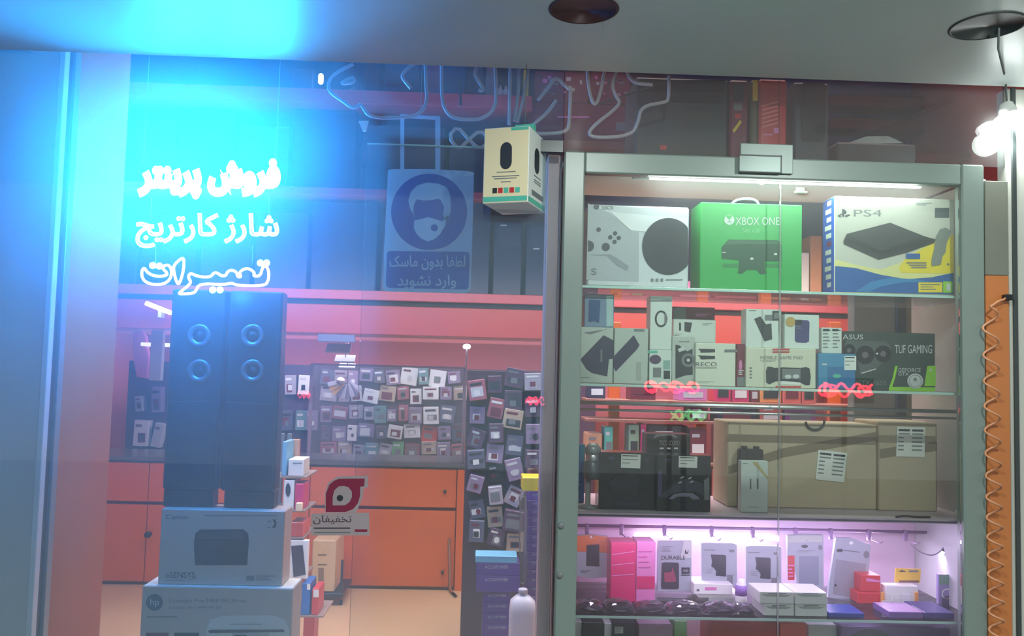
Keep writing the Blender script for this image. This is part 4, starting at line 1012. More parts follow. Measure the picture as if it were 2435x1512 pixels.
# led tube under the top rail
def zY(px, py, Y): return W(px, py, Y)
b = MB(); a, c_ = W(1545, 424, Y0 + .06), W(2190, 445, Y0 + .06); zl = (a.z + c_.z) / 2
b.box(a.x, c_.x, Y0 + .055, Y0 + .067, zl - .003, zl + .005, emit('led_white', (.86, 1, .95), 9), .002); lt = b.build('led_tube', dc); lt['label'] = 'glowing white led tube'
b = MB(); b.box(a.x - .05, a.x - .001, Y0 + .053, Y0 + .069, zl - .004, zl + .008, alu, .002); b.build('led_holder', lt)
area('cabinet_led', ((a.x + c_.x) / 2, Y0 + .075, zl - .008), (-18, 0, 0), c_.x - a.x, .02, (.9, 1, .95), 2.6)
b = MB(); p, q = W(1889, 459, Y0 + .03), W(1919, 446, Y0 + .03); b.box(p.x, q.x, Y0 + .026, Y0 + .034, p.z, p.z + .007, white, .002); b.box(p.x + .005, q.x - .008, Y0 + .026, Y0 + .034, p.z + .0072, q.z, white, .002); b.build('glass_clip', dc)
# shelves
S1, S2, S3, S4 = (zat(1832, y, Y0 + .06) for y in (691, 922, 1226, 1468))
S5 = zbot + .005
YSH = Y0 + .052
sx0, sx1 = xi0 - .03, xp - .0005
for z in (S1, S2, S4):
    b = MB(); b.box(max(sx0, xc0 + .019), sx1, YSH, YBK - .02, z - .008, z, shelfglass, .0005)
    b.box(max(sx0, xc0 + .019), sx1, YSH - .0012, YSH - .0001, z - .0075, z - .0005, edge, .0002); b.build('glass_shelf', dc)
b = MB(); b.box(max(sx0, xc0 + .019), sx1, YSH, YBK - .02, S3 - .012, S3, mat('white_shelf', (206, 190, 206), .3), .001)
b.box(max(sx0, xc0 + .019), sx1, YSH - .0012, YSH - .0001, S3 - .0095, S3 - .0045, dark, .0002); b.build('shelf_board', dc)
# chrome rails below the second shelf, with end sockets
for py, Y, rr in ((968, YSH + .01, .0055), (984, YSH + .05, .004)):
    z = zat(1830, py, Y); b = MB(); b.tube([(max(sx0, xc0 + .02), Y, z), (xp - .0005, Y, z)], rr, chrome, 12)
    b.lathe([(.012, -.006), (.012, -.001), (.008, 0)], (xp - .001, Y, z), chrome, 16, 'x'); b.build('chrome_rail', dc)
for z in (S1, S2, S4):
    b = MB(); b.box(xp - .045, xp - .0005, YSH + .02, YSH + .05, z - .018, z - .0085, chrome, .003); b.build('shelf_bracket', dc)
b = MB(); b.box(xp - .06, xp - .0005, YSH + .012, YSH + .04, S3 + .0005, S3 + .022, chrome, .006); b.build('shelf_bracket', dc)
# back board of the lower bay, hook rail, led tube
b = MB(); b.box(xc0 + .019, xp - .0005, YBK - .019, YBK - .004, zbot, S3 - .0125, mat('bay_back', (222, 200, 220), .45, var=.05), .001); b.build('back_panel', dc)
YRl = YBK - .09
zr2 = zat(1830, 1258, YRl)
b = MB(); b.tube([(xc0 + .02, YRl, zr2), (W(2205, 1262, YRl).x, YRl, zr2)], .005, mat('hook_rail', (150, 120, 160), .3, .4), 10); hr = b.build('hook_rail', dc)
for px in (1396, 1478, 1580, 1692, 1790, 1892, 1976, 2066, 2152):
    x = W(px, 1258, YRl).x; b = MB(); b.box(x - .006, x + .006, YRl - .007, YRl + .007, zr2 - .028, zr2 + .006, mat('hook_grey', (140, 112, 150), .4), .002)
    b.tube([Vector((x, YRl - .006, zr2 - .022)), Vector((x + .006, YRl - .06, zr2 - .026)), Vector((x + .008, YRl - .075, zr2 - .018))], .002, mat('hook_rail', (150, 120, 160), .3, .4), 6); b.build('hook', hr)
YLd = YBK - .045
a, c_ = W(1508, 1272, YLd), W(2100, 1284, YLd); zl2 = (a.z + c_.z) / 2
b = MB(); b.box(a.x, W(1850, 1272, YLd).x, YLd - .008, YLd + .008, zl2 - .007, zl2 + .007, emit('led_violet', (.93, .80, 1.0), 5), .003); b.build('led_tube', dc)['label'] = 'glowing violet-white led tube'
area('lower_bay_led', ((a.x + c_.x) / 2, YLd - .02, zl2 + .0), (-55, 0, 0), c_.x - a.x, .02, (.86, .64, 1.0), 3.2)
area('lower_bay_front_led', ((xi0 + xi1) / 2, YSH + .03, S3 - .02), (12, 0, 0), xi1 - xi0 - .1, .02, (.84, .64, 1.0), 2.2)
# spot in the right corner, on a looped cable
sp = W(2252, 1303, YSH + .2)
so = empty('spot_lamp', sp, 'small black spotlight on a looped cable in the right corner of the lower bay', 'lamp')
b = MB(); b.T = Matrix.Translation(sp) @ Matrix.Rotation(math.radians(35), 4, 'Y'); b.lathe([(.006, .02), (.008, .018), (.009, -.012), (.007, -.016)], (0, 0, 0), black, 14); b.build('head', so)
b = MB(); b.T = Matrix.Translation(sp) @ Matrix.Rotation(math.radians(35), 4, 'Y'); b.lathe([(.0068, -.0162), (.006, -.018), (.001, -.019)], (0, 0, 0), emit('spot_violet', (.9, .75, 1), 25), 12); b.build('bulb', so)
b = MB(); b.tube(chaikin(chaikin([W(2262, 1240, YSH + .19), W(2262, 1280, YSH + .2), sp + Vector((.006, 0, .02)), W(2225, 1323, YSH + .2), W(2190, 1315, YSH + .22), W(2165, 1294, YSH + .24)])), .0018, mat('cable_grey', (120, 110, 130), .4), 6); b.build('cable', so)
spot('spot_lamp_light', sp + Vector((-.014, -.004, -.022)), W(2216, 1400, YSH + .2), (.86, .62, 1.0), 1.1, 120, .8, .015)
spot('spot_lamp_back', sp + Vector((-.012, .004, -.018)), Vector((sp.x + .05, sp.y + .1, sp.z - .2)), (.86, .66, 1.0), .5, 130, .8, .015)

# ------------------------------------------------------------------ console boxes on the top shelf
YB1 = Y0 + .085
e = .0009
q4 = lambda x, y: (1350 + x * .40246, 440 + y * .4023)
Q = lambda P: [q4(*p) for p in P]
o = carton('console_box', 'white and black game console box at the left of the top shelf', 'box', 1397, 489, 1638, 681, YB1, .16, mat('console_white', (214, 220, 224), .35, var=.03), zb=S1, group='boxed game consoles on the top shelf', c=.005)
def f(b):
    y = YB1 - e
    b.pts(Q([(120,108),(250,165),(310,215),(380,272),(420,280),(420,570),(110,560)]), y, mat('console_shade', (176, 182, 188), .4, var=.03))
    b.pts(Q([(110,412),(230,418),(290,475),(350,506),(362,480),(300,438),(250,408)]), y - e, mat('console_shade2', (140, 146, 154), .4))
    b.pts(Q([(255,158),(712,200),(712,288),(470,276),(375,268),(310,212)]), y - e, mat('console_light', (236, 240, 242), .3))
    P = []
    for i in range(48):
        t = 2 * math.pi * i / 48; P.append((min(595 + 155 * math.cos(t), 712), 362 + 168 * math.sin(t)))
    b.pts(Q([p for i, p in enumerate(P) if p[0] < 712 or P[i - 1][0] < 712 or P[(i + 1) % 48][0] < 712]), y - 2 * e, mat('vent_black', (36, 42, 52), .35))
    for x, yy, r_ in ((280, 285, 5), (252, 308, 5), (302, 312, 5), (277, 335, 5), (183, 263, 5.4), (225, 365, 9.6)): b.disc(*q4(x, yy), r_, r_, y - 2 * e, dark, 20)
    b.pts(Q([(120 + 36 * math.cos(math.radians(t)), 360 + 33 * math.sin(math.radians(t))) for t in range(-90, 91, 15)]), y - 2 * e, dark)
    b.disc(*q4(170, 127), 6.5, 6.5, y - 2 * e, dark, 20)
art(o, f)
def f(b):
    y = YB1 - 3 * e
    b.text('XBOX', *q4(200, 122), *q4(272, 144), y, mid); b.text('S', *q4(138, 492), *q4(170, 530), y, mid)
    for i in range(3): b.rect(*q4(492 + i * 28, 552), *q4(508 + i * 28, 570), y, mid)
    b.lines(*q4(580, 556), *q4(680, 570), 1, y, mid)
art(o, f, 'lettering')
o = carton('console_box', 'bright green game console box in the middle of the top shelf', 'box', 1665, 484, 1907, 692, YB1 - .005, .115, green, zb=S1, group='boxed game consoles on the top shelf', c=.002, top=mint)
gd = mat('dark_green_print', (18, 74, 48), .4); gm = mat('mid_green_print', (20, 128, 62), .4)
YBg = YB1 - .005
def f(b):
    y = YBg - e
    b.rect(*q4(915, 464), *q4(1262, 486), y, gm)
    b.pts(Q([(910,368),(950,322),(1240,326),(1262,350),(1262,450),(1168,450),(1160,470),(1172,522),(1140,528),(1115,500),(1060,500),(1030,524),(1006,520),(1014,465),(1010,442),(910,434)]), y - e, gd)
    b.pts(Q([(925,352),(955,326),(1235,330),(1250,350)]), y - 2 * e, mat('dark_green_print2', (34, 92, 62), .35))
    for x, yy in ((1088, 435), (1228, 408)): b.disc(*q4(x, yy), 4.2, 3, y - 3 * e, pale, 14)
    b.rect(*q4(912, 396), *q4(935, 400), y - 3 * e, pale)
    b.disc(*q4(955, 205), 12, 12, y, pale, 24)
    b.pts(Q([(936,184),(955,205),(974,184),(966,178),(944,178)]), y - e, green); b.pts(Q([(938,228),(955,208),(972,228),(955,214)]), y - e, green)
art(o, f)
art(o, lambda b: (b.text('XBOX ONE', *q4(992, 190), *q4(1250, 236), YBg - e, pale), b.text('500 GB', *q4(1032, 258), *q4(1132, 280), YBg - e, mat('light_green_print', (120, 205, 140), .4))), 'lettering')
b = MB(); b.tube(chaikin([W(1738, 487, YBg + .03), W(1748, 476, YBg + .03), W(1774, 471, YBg + .03), W(1798, 475, YBg + .03), W(1806, 489, YBg + .03)]), .0035, pale, 8)
for v in b.v: v.z = max(v.z, zat(1786, 484, YBg) - .003) if False else v.z
b.build('carry_handle', o)
sideblue = mat('side_blue', (20, 96, 200), .35)
o = carton('console_box', 'blue-sided game console box with a flat black console picture, right of the top shelf', 'box', 1984, 470, 2270, 702, YB1 - .01, .085, mat('box_stone', (206, 206, 192), .4, var=.03), zb=S1, group='boxed game consoles on the top shelf', c=.002, left=sideblue)
YB2 = YB1 - .01
bl1 = mat('wave_blue', (10, 92, 168), .35); bl2 = mat('wave_blue_light', (40, 130, 190), .35); py_ = mat('pale_yellow_print', (232, 226, 150), .4); ye = mat('strong_yellow_print', (244, 216, 40), .4)
blk = mat('console_black', (40, 44, 46), .4); blk2 = mat('console_black_top', (58, 62, 62), .35)
def f(b):
    y = YB2 - e
    b.pts(Q([(1580,440),(1700,470),(1850,500),(1960,460),(2100,360),(2280,290),(2280,640),(1580,640)]), y, py_)
    b.pts(Q([(1955,490),(2000,430),(2180,330),(2280,296),(2280,522),(1970,518)]), y - e, ye)
    b.pts(Q([(1580,478),(1700,490),(1850,530),(2000,556),(2150,545),(2280,518),(2282,646),(1580,630)]), y - 2 * e, bl1)
    b.pts(Q([(1700,628),(1790,572),(1900,548),(2060,556),(2140,572),(1980,576),(1850,600),(1780,632)]), y - 3 * e, bl2)
    b.pts(Q([(1630,330),(1650,288),(1905,222),(2110,303),(2180,322),(2160,345),(2000,400),(1838,440),(1632,348)]), y - 3 * e, blk)
    b.pts(Q([(1650,288),(1905,222),(2108,303),(1850,388)]), y - 4 * e, blk2)
    b.pts(Q([(1640,320),(1850,402),(2150,330),(2150,324),(1850,394),(1645,312)]), y - 5 * e, black)
    b.rect(*q4(2170, 135), *q4(2254, 194), y, mat('dim_square', (70, 84, 90), .4))
    b.rect(*q4(2072, 575), *q4(2214, 634), y - 4 * e, ye); b.lines(*q4(2085, 585), *q4(2200, 628), 3, y - 5 * e, mid, .35)
    b.rect(*q4(2218, 570), *q4(2274, 636), y - 4 * e, lime); b.rect(*q4(2238, 582), *q4(2262, 624), y - 5 * e, pale)
    b.pts(Q([(2180,300),(2200,262),(2235,250),(2262,270),(2255,310),(2240,340),(2232,400),(2215,420),(2205,470),(2150,480),(2150,440),(2165,380),(2170,330)]), y - 4 * e, mat('statue_grey', (128, 134, 128), .4))
    b.rect(*q4(2000, 405), *q4(2082, 436), y - 4 * e, bl1)
    for i in range(3): b.rect(*q4(2000 + i * 15, 455 + i * 14), *q4(2120, 462 + i * 14), y - 4 * e, mid)
    b.disc(*q4(2248, 468), 3, 3, y - 4 * e, mid, 12)
art(o, f)
def f(b):
    y = YB2 - e
    b.text('PS4', *q4(1690, 146), *q4(1856, 186), y, mid)
    b.pts(Q([(1622,185),(1622,140),(1636,144),(1648,158),(1645,172),(1634,170),(1634,190)]), y, dark)
    b.pts(Q([(1596,178),(1620,168),(1620,176),(1606,184),(1620,186),(1612,192),(1598,188)]), y, dark); b.pts(Q([(1640,178),(1662,172),(1670,180),(1640,192)]), y, dark)
    b.lines(*q4(2060, 105), *q4(2150, 125), 2, y, mid)
art(o, f, 'lettering')
X = W(1984, 580, YB2).x
b = MB()
for i in range(11):
    z = S1 + .02 + i * .024; d_ = (i * 7 % 5) * .004
    b.add([(X - .0008, YB2 + .02, z), (X - .0008, YB2 + .05 + d_, z), (X - .0008, YB2 + .05 + d_, z + .014), (X - .0008, YB2 + .02, z + .014)], [(0, 1, 2, 3)], white if i != 5 else maroon)
b.build('side_print', o)

# ------------------------------------------------------------------ small boxes on the second shelf
YA = Y0 + .095
GA = 'boxed gadgets on the second shelf'
n2 = lambda x, y: (1350 + x * .21355, 690 + y * .2136)
N = lambda P: [n2(*p) for p in P]
n3 = lambda x, y: (1750 + x * .2382, 690 + y * .2383)
K = lambda P: [n3(*p) for p in P]
def gbox(lab, x0, y0, x1, y1, Y, d, m, zb, fn, zt=None, **k):
    o = carton('gadget_box', lab, 'box', x0, y0, x1, y1, Y, d, m, zb=zb, zt=zt, group=GA, c=.0015, **k)
    if fn: art(o, lambda b: fn(b, Y - e))
    return o
whiteg = mat('gadget_white', (216, 226, 220), .35, var=.03); stone = mat('gadget_stone', (188, 196, 188), .4, var=.03); lilac = mat('power_bank_print', (58, 56, 84), .4)
zA1 = zat(1460, 779, YA)
def f(b, y):
    b.pts(N([(140,770),(400,500),(515,560),(505,760),(460,770),(440,960),(270,920),(210,880)]), y, lilac)
    b.rect(*n2(365, 660), *n2(385, 800), y - e, mid); b.pts(N([(180,470),(400,440),(480,420),(250,490)]), y, mid); b.rect(*n2(135, 970), *n2(245, 978), y, mid)
gbox('pale box with a dark power bank picture at the left end of the second shelf', 1378, 778, 1458, 906, YA, .09, stone, S2, f, zt=zA1)
def f(b, y):
    b.pts(N([(505,745),(735,500),(800,610),(770,660),(535,905),(515,860)]), y, lilac); b.rect(*n2(740, 432), *n2(855, 460), y, mid); b.rect(*n2(765, 800), *n2(818, 1000), y, mat('faint_print', (166, 172, 164), .4))
gbox('pale box with a slanted dark power bank picture, second on the second shelf', 1460, 779, 1541, 912, YA, .09, stone, S2, f, zt=zA1)
def f(b, y):
    b.pts(N([(235,105),(365,110),(350,355),(330,362),(300,340),(275,350),(230,352)]), y, mat('blue_device', (30, 78, 132), .35)); b.rect(*n2(430, 60), *n2(505, 400), y, mat('pale_mint', (170, 200, 200), .4))
gbox('grey-blue box with blue devices on top of the power bank boxes', 1390, 700, 1460, 778, YA + .01, .07, mat('grey_blue_card', (118, 140, 168), .4), zA1, f)
zA2 = zat(1570, 832, YA)
def f(b, y):
    b.disc(*n2(975, 770), 14, 11, y, mat('purple_print', (84, 66, 96), .4), 20); b.rect(*n2(950, 860), *n2(1040, 970), y, mid); b.rect(*n2(1065, 780), *n2(1140, 880), y, mat('mint_pale2', (140, 180, 170), .4)); b.rect(*n2(1068, 895), *n2(1140, 985), y, dark); b.rect(*n2(895, 672), *n2(1000, 700), y, mint)
gbox('pale box with small product pictures under the wristband box', 1544, 832, 1597, 908, YA, .07, whiteg, S2, f, zt=zA2)
def f(b, y):
    cx_, cy_ = n2(1040, 318)
    b.ring(cx_, cy_, 0, 0.1, y, dark)
    n = 30; P1 = [(cx_ + 15 * math.cos(2 * math.pi * i / n), cy_ + 20 * math.sin(2 * math.pi * i / n)) for i in range(n)]; P2 = [(cx_ + 10.5 * math.cos(2 * math.pi * i / n), cy_ + 15.5 * math.sin(2 * math.pi * i / n)) for i in range(n)]
    b.add([W(*p, y) for p in P1 + P2], [(i, (i + 1) % n, n + (i + 1) % n, n + i) for i in range(n)], dark)
    b.rect(cx_ + 8, cy_ - 12, cx_ + 13, cy_ + 12, y - e, mid); b.rect(*n2(920, 105), *n2(1160, 125), y, mid)
gbox('tall white box with a black wristband picture on the second shelf', 1546, 704, 1598, 832, YA + .004, .06, whiteg, zA2, f)
YA2 = Y0 + .2
zA3 = zat(1650, 815, YA2)
gbox('plain grey box at the back of the second shelf under the white adapter box', 1604, 815, 1704, 905, YA2, .08, stone, S2, None, zt=zA3)
def f(b, y):
    b.rect(*n2(1240, 360), *n2(1262, 450), y, dark); b.pts(N([(1300,352),(1385,360),(1365,468),(1300,455)]), y, dark); b.lines(*n2(1500, 370), *n2(1610, 400), 2, y, mid, .3); b.lines(*n2(1185, 485), *n2(1270, 515), 2, y, mid, .3)
o = gbox('white box with a black adapter picture behind on the second shelf', 1601, 759, 1702, 815, YA2, .08, whiteg, zA3, f)
zA4 = zat(1650, 759, YA2)
gbox('maroon box on top of the white adapter box', 1600, 730, 1700, 759, YA2 + .01, .07, maroon, zA4, lambda b, y: (b.rect(1601, 731, 1631, 758, y, mid), b.lines(1654, 746, 1690, 754, 2, y, pink, .4)))
def f(b, y):
    b.pts(N([(1200,605),(1240,612),(1330,680),(1390,650),(1392,940),(1320,945),(1200,985)]), y, dark)
    b.ring(*n2(1343, 778), 10, 16.5, y - e, mid); b.disc(*n2(1343, 778), 10, 10, y - e, dark, 20); b.disc(*n2(1343, 778), 4, 4, y - 2 * e, pale, 12); b.pts(N([(1225,655),(1290,625),(1310,665),(1240,690)]), y - e, pale); b.rect(*n2(1235, 567), *n2(1355, 577), y, mid)
gbox('pale box with a black round speaker picture on the second shelf', 1598, 800, 1652, 914, YA, .08, stone, S2, f)
def f(b, y):
    for i in range(2): b.pts(N([(1450, 650 + i * 75), (1640, 655 + i * 75), (1640, 690 + i * 75), (1480, 695 + i * 75), (1475, 672 + i * 75)]), y, dark)
    b.rect(*n2(1745, 660), *n2(1890, 690), y, mid); b.rect(*n2(1430, 860), *n2(1660, 868), y, dark); b.lines(*n2(1450, 1015), *n2(1630, 1040), 2, y, mat('faint_print', (166, 172, 164), .4), .4)
o = gbox('white box with three black stripes of print in the middle of the second shelf', 1654, 816, 1749, 922, YA - .012, .09, mat('gadget_warm', (220, 224, 208), .35, var=.03), S2, f)
art(o, lambda b: b.text('RECO', *n2(1425, 802), *n2(1660, 846), YA - .012 - e, dark), 'lettering')
gbox('slim magenta box between the striped white box and the gamepad box', 1751, 818, 1772, 920, YA, .07, maroon, S2, lambda b, y: (b.disc(1761, 868, 4, 12, y, pink, 14), b.lines(1756, 880, 1768, 893, 3, y, pale, .5), b.rect(1753, 896, 1771, 918, y, mid)))
zA5 = zat(1857, 828, YA - .012)
def f(b, y):
    b.pts(K([(300,800),(315,762),(360,765),(385,775),(470,768),(640,775),(700,765),(735,780),(748,860),(738,945),(700,950),(640,920),(470,905),(395,910),(335,940),(302,920)]), y, dark)
    b.rect(*n3(460, 785), *n3(645, 885), y - e, mid); b.pts(K([(400,790),(450,800),(440,860),(390,870)]), y - e, mat('gamepad_plum', (74, 62, 74), .4)); b.disc(*n3(520, 862), 8, 5, y - 2 * e, pale, 14); b.disc(*n3(600, 860), 8, 5, y - 2 * e, pale, 14)
    b.rect(*n3(365, 582), *n3(535, 625), y, red); b.rect(*n3(365, 600), *n3(535, 610), y - e, pale); b.rect(*n3(395, 955), *n3(650, 972), y, red)
    for i in range(4): b.rect(*n3(135, 768 + i * 32), *n3(160, 784 + i * 32), y, mid)
    b.pts(K([(430,905),(650,915),(640,945),(420,935)]), y, white)
o = gbox('cream gamepad box with a black controller picture on the second shelf', 1774, 828, 1940, 927, YA - .012, .09, mat('gadget_cream', (218, 218, 196), .35, var=.03), S2, f, zt=zA5)
art(o, lambda b: (b.text('MOBILE GAME PAD', *n3(245, 655), *n3(665, 690), YA - .012 - e, mid), b.text('TO ENJOY', *n3(240, 698), *n3(400, 718), YA - .012 - e, mid), b.text('ipega', *n3(400, 606), *n3(500, 620), YA - .012 - 3 * e, red)), 'lettering')
def f(b, y):
    b.pts(K([(182,285),(245,260),(300,340),(355,330),(362,490),(285,510)]), y, mat('stick_dark', (52, 60, 64), .4)); b.rect(*n3(290, 245), *n3(365, 300), y - e, mid); b.rect(*n3(365, 205), *n3(430, 300), y - 2 * e, dark); b.rect(*n3(380, 225), *n3(425, 285), y - 3 * e, mid); b.rect(*n3(130, 200), *n3(200, 207), y, mid)
gbox('white box with black stick pictures on top of the gamepad box, left', 1774, 735, 1858, 827, YA, .05, whiteg, zA5, f)
def f(b, y):
    b.pts(K([(590,305),(610,295),(720,300),(735,320),(730,510),(700,525),(605,520),(588,500)]), y, mat('indigo_device', (66, 62, 120), .35)); b.disc(*n3(545, 315), 12, 12, y - e, mat('gold_seal', (190, 160, 90), .4), 20); b.lines(*n3(600, 312), *n3(665, 395), 4, y - e, mid, .4); b.rect(*n3(590, 295), *n3(660, 340), y - e, dark)
gbox('white box with an indigo device picture on top of the gamepad box, right', 1866, 748, 1948, 828, YA - .004, .06, whiteg, zA5, f)
zA6 = zat(1992, 841, YA)
o = gbox('sky blue box under the leaflet on the second shelf', 1946, 841, 2034, 926, YA, .05, mat('sky_card', (70, 146, 190), .4), S2, lambda b, y: (b.rect(1968, 872, 2033, 924, y, mat('sky_card2', (50, 118, 172), .4)), b.rect(1955, 864, 1966, 868, y, pale), b.disc(1990, 894, 10, 5, y - e, mint, 14)), zt=zA6)
def sheet(lab, x0, y0, x1, y1, Y, rot, rows=5, par=None, name='price_note', mlt=2):
    """a paper note with columns of small print"""
    cx_, cy_ = (x0 + x1) / 2, (y0 + y1) / 2; a = math.radians(rot)
    R = lambda x, y: (cx_ + (x - cx_) * math.cos(a) - (y - cy_) * math.sin(a), cy_ + (x - cx_) * math.sin(a) + (y - cy_) * math.cos(a))
    b = MB(); b.prism([R(x0, y0), R(x1, y0), R(x1, y1), R(x0, y1)], Y, .0012, white)
    w, h = x1 - x0, y1 - y0
    for i in range(rows):
        for c_ in range(mlt):
            xa = x0 + w * (.06 + c_ * .48); xb = xa + w * (.40 if i < 2 else .2 + .17 * ((i * 3 + c_ * 2) % 3) / 2) * (1 if mlt == 2 else 2)
            ya = y0 + h * (.08 + i * .8 / rows); yb = ya + h * (.07 if i < 1 else .045)
            b.pts([R(xa, ya), R(xb, ya), R(xb, yb), R(xa, yb)], Y - .0006, dark if i < 1 else mid)
    o = b.build(name, par)
    if par is None: tag(o, lab, 'note')
    return o
sheet('', 2008, 846, 2036, 880, YA - .0022, 0, 3, o, 'price_sticker', 1)
o = gbox('small dark-topped white box of print standing on the sky blue box', 1954, 779, 2002, 836, YA + .004, .04, whiteg, zA6, lambda b, y: (b.lines(1957, 784, 1975, 832, 6, y, mid, .35), b.lines(1980, 784, 1999, 832, 6, y, mid, .35), b.rect(1957, 782, 1972, 787, y - e, dark), b.rect(1979, 782, 1994, 787, y - e, dark)))
YG2 = YA + .03
zg = zat(2113, 790, YG2)
o = carton('graphics_card_box', 'large dark grey-green graphics card box with a lime corner, right end of the second shelf', 'box', 2006, 790, 2224, 933, YG2, .075, mat('card_box_dark', (54, 68, 64), .4, var=.05), zb=S2, c=.0015, right=pale)
def f(b):
    y = YG2 - e
    b.pts(K([(1075,560),(1110,500),(1500,510),(1545,560),(1540,680),(1450,740),(1390,790),(1240,830),(1205,680),(1090,600)]), y, mat('card_grey', (84, 92, 90), .4))
    for x, yy, r_ in ((1130, 600, 15), (1290, 645, 22), (1470, 635, 20)):
        b.ring(*n3(x, yy), r_ * .35, r_, y - e, black); b.disc(*n3(x, yy), r_ * .35, r_ * .35, y - e, mat('hub_plum', (110, 100, 108), .4), 18)
    b.pts(K([(1245,825),(1400,780),(1400,790),(1260,832)]), y - e, pale); b.disc(*n3(1410, 632), 3, 2, y - 2 * e, white, 10)
    b.pts(K([(1530,965),(1560,890),(1590,755),(1615,755),(1590,870),(1560,965),(1990,968),(1990,1010),(1525,1010)]), y, lime)
    b.pts(K([(1880,955),(1910,755),(1995,752),(1995,955)]), y, lime); b.rect(*n3(1860, 957), *n3(1992, 966), y - e, dark)
    b.disc(*n3(1790, 905), 19, 18, y - 2 * e, pale, 28); b.ring(*n3(1790, 905), 14, 15, y - 3 * e, mid); b.disc(*n3(1790, 890), 4, 4, y - 3 * e, mid, 12); b.disc(*n3(1945, 795), 3, 3, y - e, pale, 10)
art(o, f)
def f(b):
    y = YG2 - e
    b.text('ASUS', *n3(1065, 442), *n3(1270, 490), y, pale); b.text('TUF GAMING', *n3(1585, 545), *n3(1958, 630), y, pale)
    b.text('GEFORCE', *n3(1620, 778), *n3(1845, 815), y, pale); b.text('GTX', *n3(1622, 820), *n3(1724, 852), y, pale); b.text('GTX 1650', *n3(1200, 900), *n3(1500, 945), y, mid)
art(o, f, 'lettering')

# ------------------------------------------------------------------ third shelf
YD3 = Y0 + .1
d2 = lambda x, y: (1350 + x * .2117, 930 + y * .2116)
D = lambda P: [d2(*p) for p in P]
o = carton('phone_case_pack', 'bright blue and teal pack at the left end of the third shelf', 'pack', 1366, 1056, 1390, 1210, YD3 + .12, .02, mat('deep_blue_card', (30, 90, 170), .35), zb=S3)
art(o, lambda b: (b.rect(1380, 1056, 1391, 1096, YD3 + .119, mat('teal_card', (10, 130, 160), .4)), b.lines(1367, 1150, 1380, 1158, 2, YD3 + .119, pale), b.rect(1367, 1165, 1376, 1196, YD3 + .119, pale)))
mc = W(1407, 1210, YD3 + .03)
o = empty('microphone', (mc.x, mc.y, S3), 'upright grey microphone with a mesh head at the left of the third shelf', 'microphone')
zt0, zt1, zt2, zt3 = (zat(1407, y, YD3 + .03) for y in (1138, 1096, 1080, 1055))
r1 = (W(1428, 1115, YD3).x - W(1386, 1115, YD3).x) / 2
b = MB(); b.lathe([(.03, .0006), (.03, .006), (.008, .01), (.008, zt0 - S3)], (mc.x - .012, mc.y, S3), mat('mic_silver', (170, 172, 176), .3, .5), 18); b.build('stand', o)
b = MB(); b.lathe([(r1 * .9, 0), (r1, .004), (r1, zt1 - zt0 - .003), (r1 * .85, zt1 - zt0)], (mc.x, mc.y, zt0), mat('mic_body', (92, 96, 104), .35, .3), 20); b.build('body', o)
b = MB(); b.lathe([(r1 * .75, 0), (r1 * .85, .003), (r1 * .8, .012), (r1 * .85, .02)], (mc.x, mc.y, zt1), chrome, 20); b.build('collar', o)
b = MB(); b.lathe([(r1 * .85, 0), (r1 * .95, (zt3 - zt2) * .3), (r1 * .9, (zt3 - zt2) * .65), (r1 * .5, zt3 - zt2), (.001, zt3 - zt2 + .002)], (mc.x, mc.y, zt1 + .02), mat('mic_mesh', (150, 154, 158), .4, .4, scale=220, var=.5), 22); b.build('mesh_head', o)
gb = mat('game_box_black', (26, 27, 40), .22)
def gamebox(lab, x0, y0, x1, y1, Y, fn, st):
    o = carton('controller_box', lab, 'box', x0, y0, x1, y1, Y, .075, gb, zb=S3, group='black controller boxes on the third shelf', c=.002)
    art(o, lambda b: fn(b, Y - e)); sheet('', *st, Y - .0022, 2, 3, o, 'price_sticker', 1); return o
ink = mat('violet_ink', (70, 62, 104), .35)
def f(b, y):
    b.pts(D([(470,1030),(520,960),(640,930),(760,950),(800,1010),(790,1100),(760,1150),(700,1130),(560,1140),(500,1130)]), y, mat('faint_black', (36, 36, 52), .3))
    b.text('PS CONTROLLER', *d2(545, 1245), *d2(800, 1280), y, ink); b.disc(*d2(490, 752), 7, 4, y, ink, 14); b.lines(*d2(862, 750), *d2(935, 800), 3, y, ink, .4)
gamebox('black controller box with a price note, left of two on the third shelf', 1424, 1076, 1558, 1216, YD3 + .015, f, (1477, 1080, 1523, 1113))
def f(b, y):
    b.pts(D([(1040,1190),(1080,1140),(1180,1060),(1260,990),(1400,990),(1520,1040),(1535,1180),(1430,1130),(1300,1125),(1160,1160),(1100,1200)]), y, mat('pad_grey', (56, 62, 78), .3))
    b.pts(D([(1130,1210),(1190,1160),(1290,1140),(1400,1145),(1470,1190),(1480,1215),(1400,1215),(1370,1185),(1230,1185),(1180,1215)]), y - e, mat('pad_light', (130, 128, 150), .3))
    b.pts(D([(1020,910),(1060,890),(1060,1180),(1030,1200),(1010,1170)]), y, ink); b.pts(D([(1530,1000),(1590,960),(1592,1225),(1535,1225)]), y, mid)
    for x, yy in ((1285, 968), (1372, 975), (1262, 1025), (1390, 1017)): b.pts(D([(x - 22, yy + 8), (x + 12, yy - 10), (x + 24, yy - 4), (x - 10, yy + 12)]), y - e, white)
    b.text('PS VIBRATION', *d2(1230, 1255), *d2(1450, 1290), y, ink); b.lines(*d2(1090, 765), *d2(1165, 800), 2, y, ink, .4); b.text('M', *d2(1505, 790), *d2(1540, 822), y, ink)
gamebox('black controller box with a grey gamepad picture, right of two on the third shelf', 1561, 1082, 1690, 1224, YD3, f, (1614, 1085, 1658, 1112))
YH3 = YD3 + .13
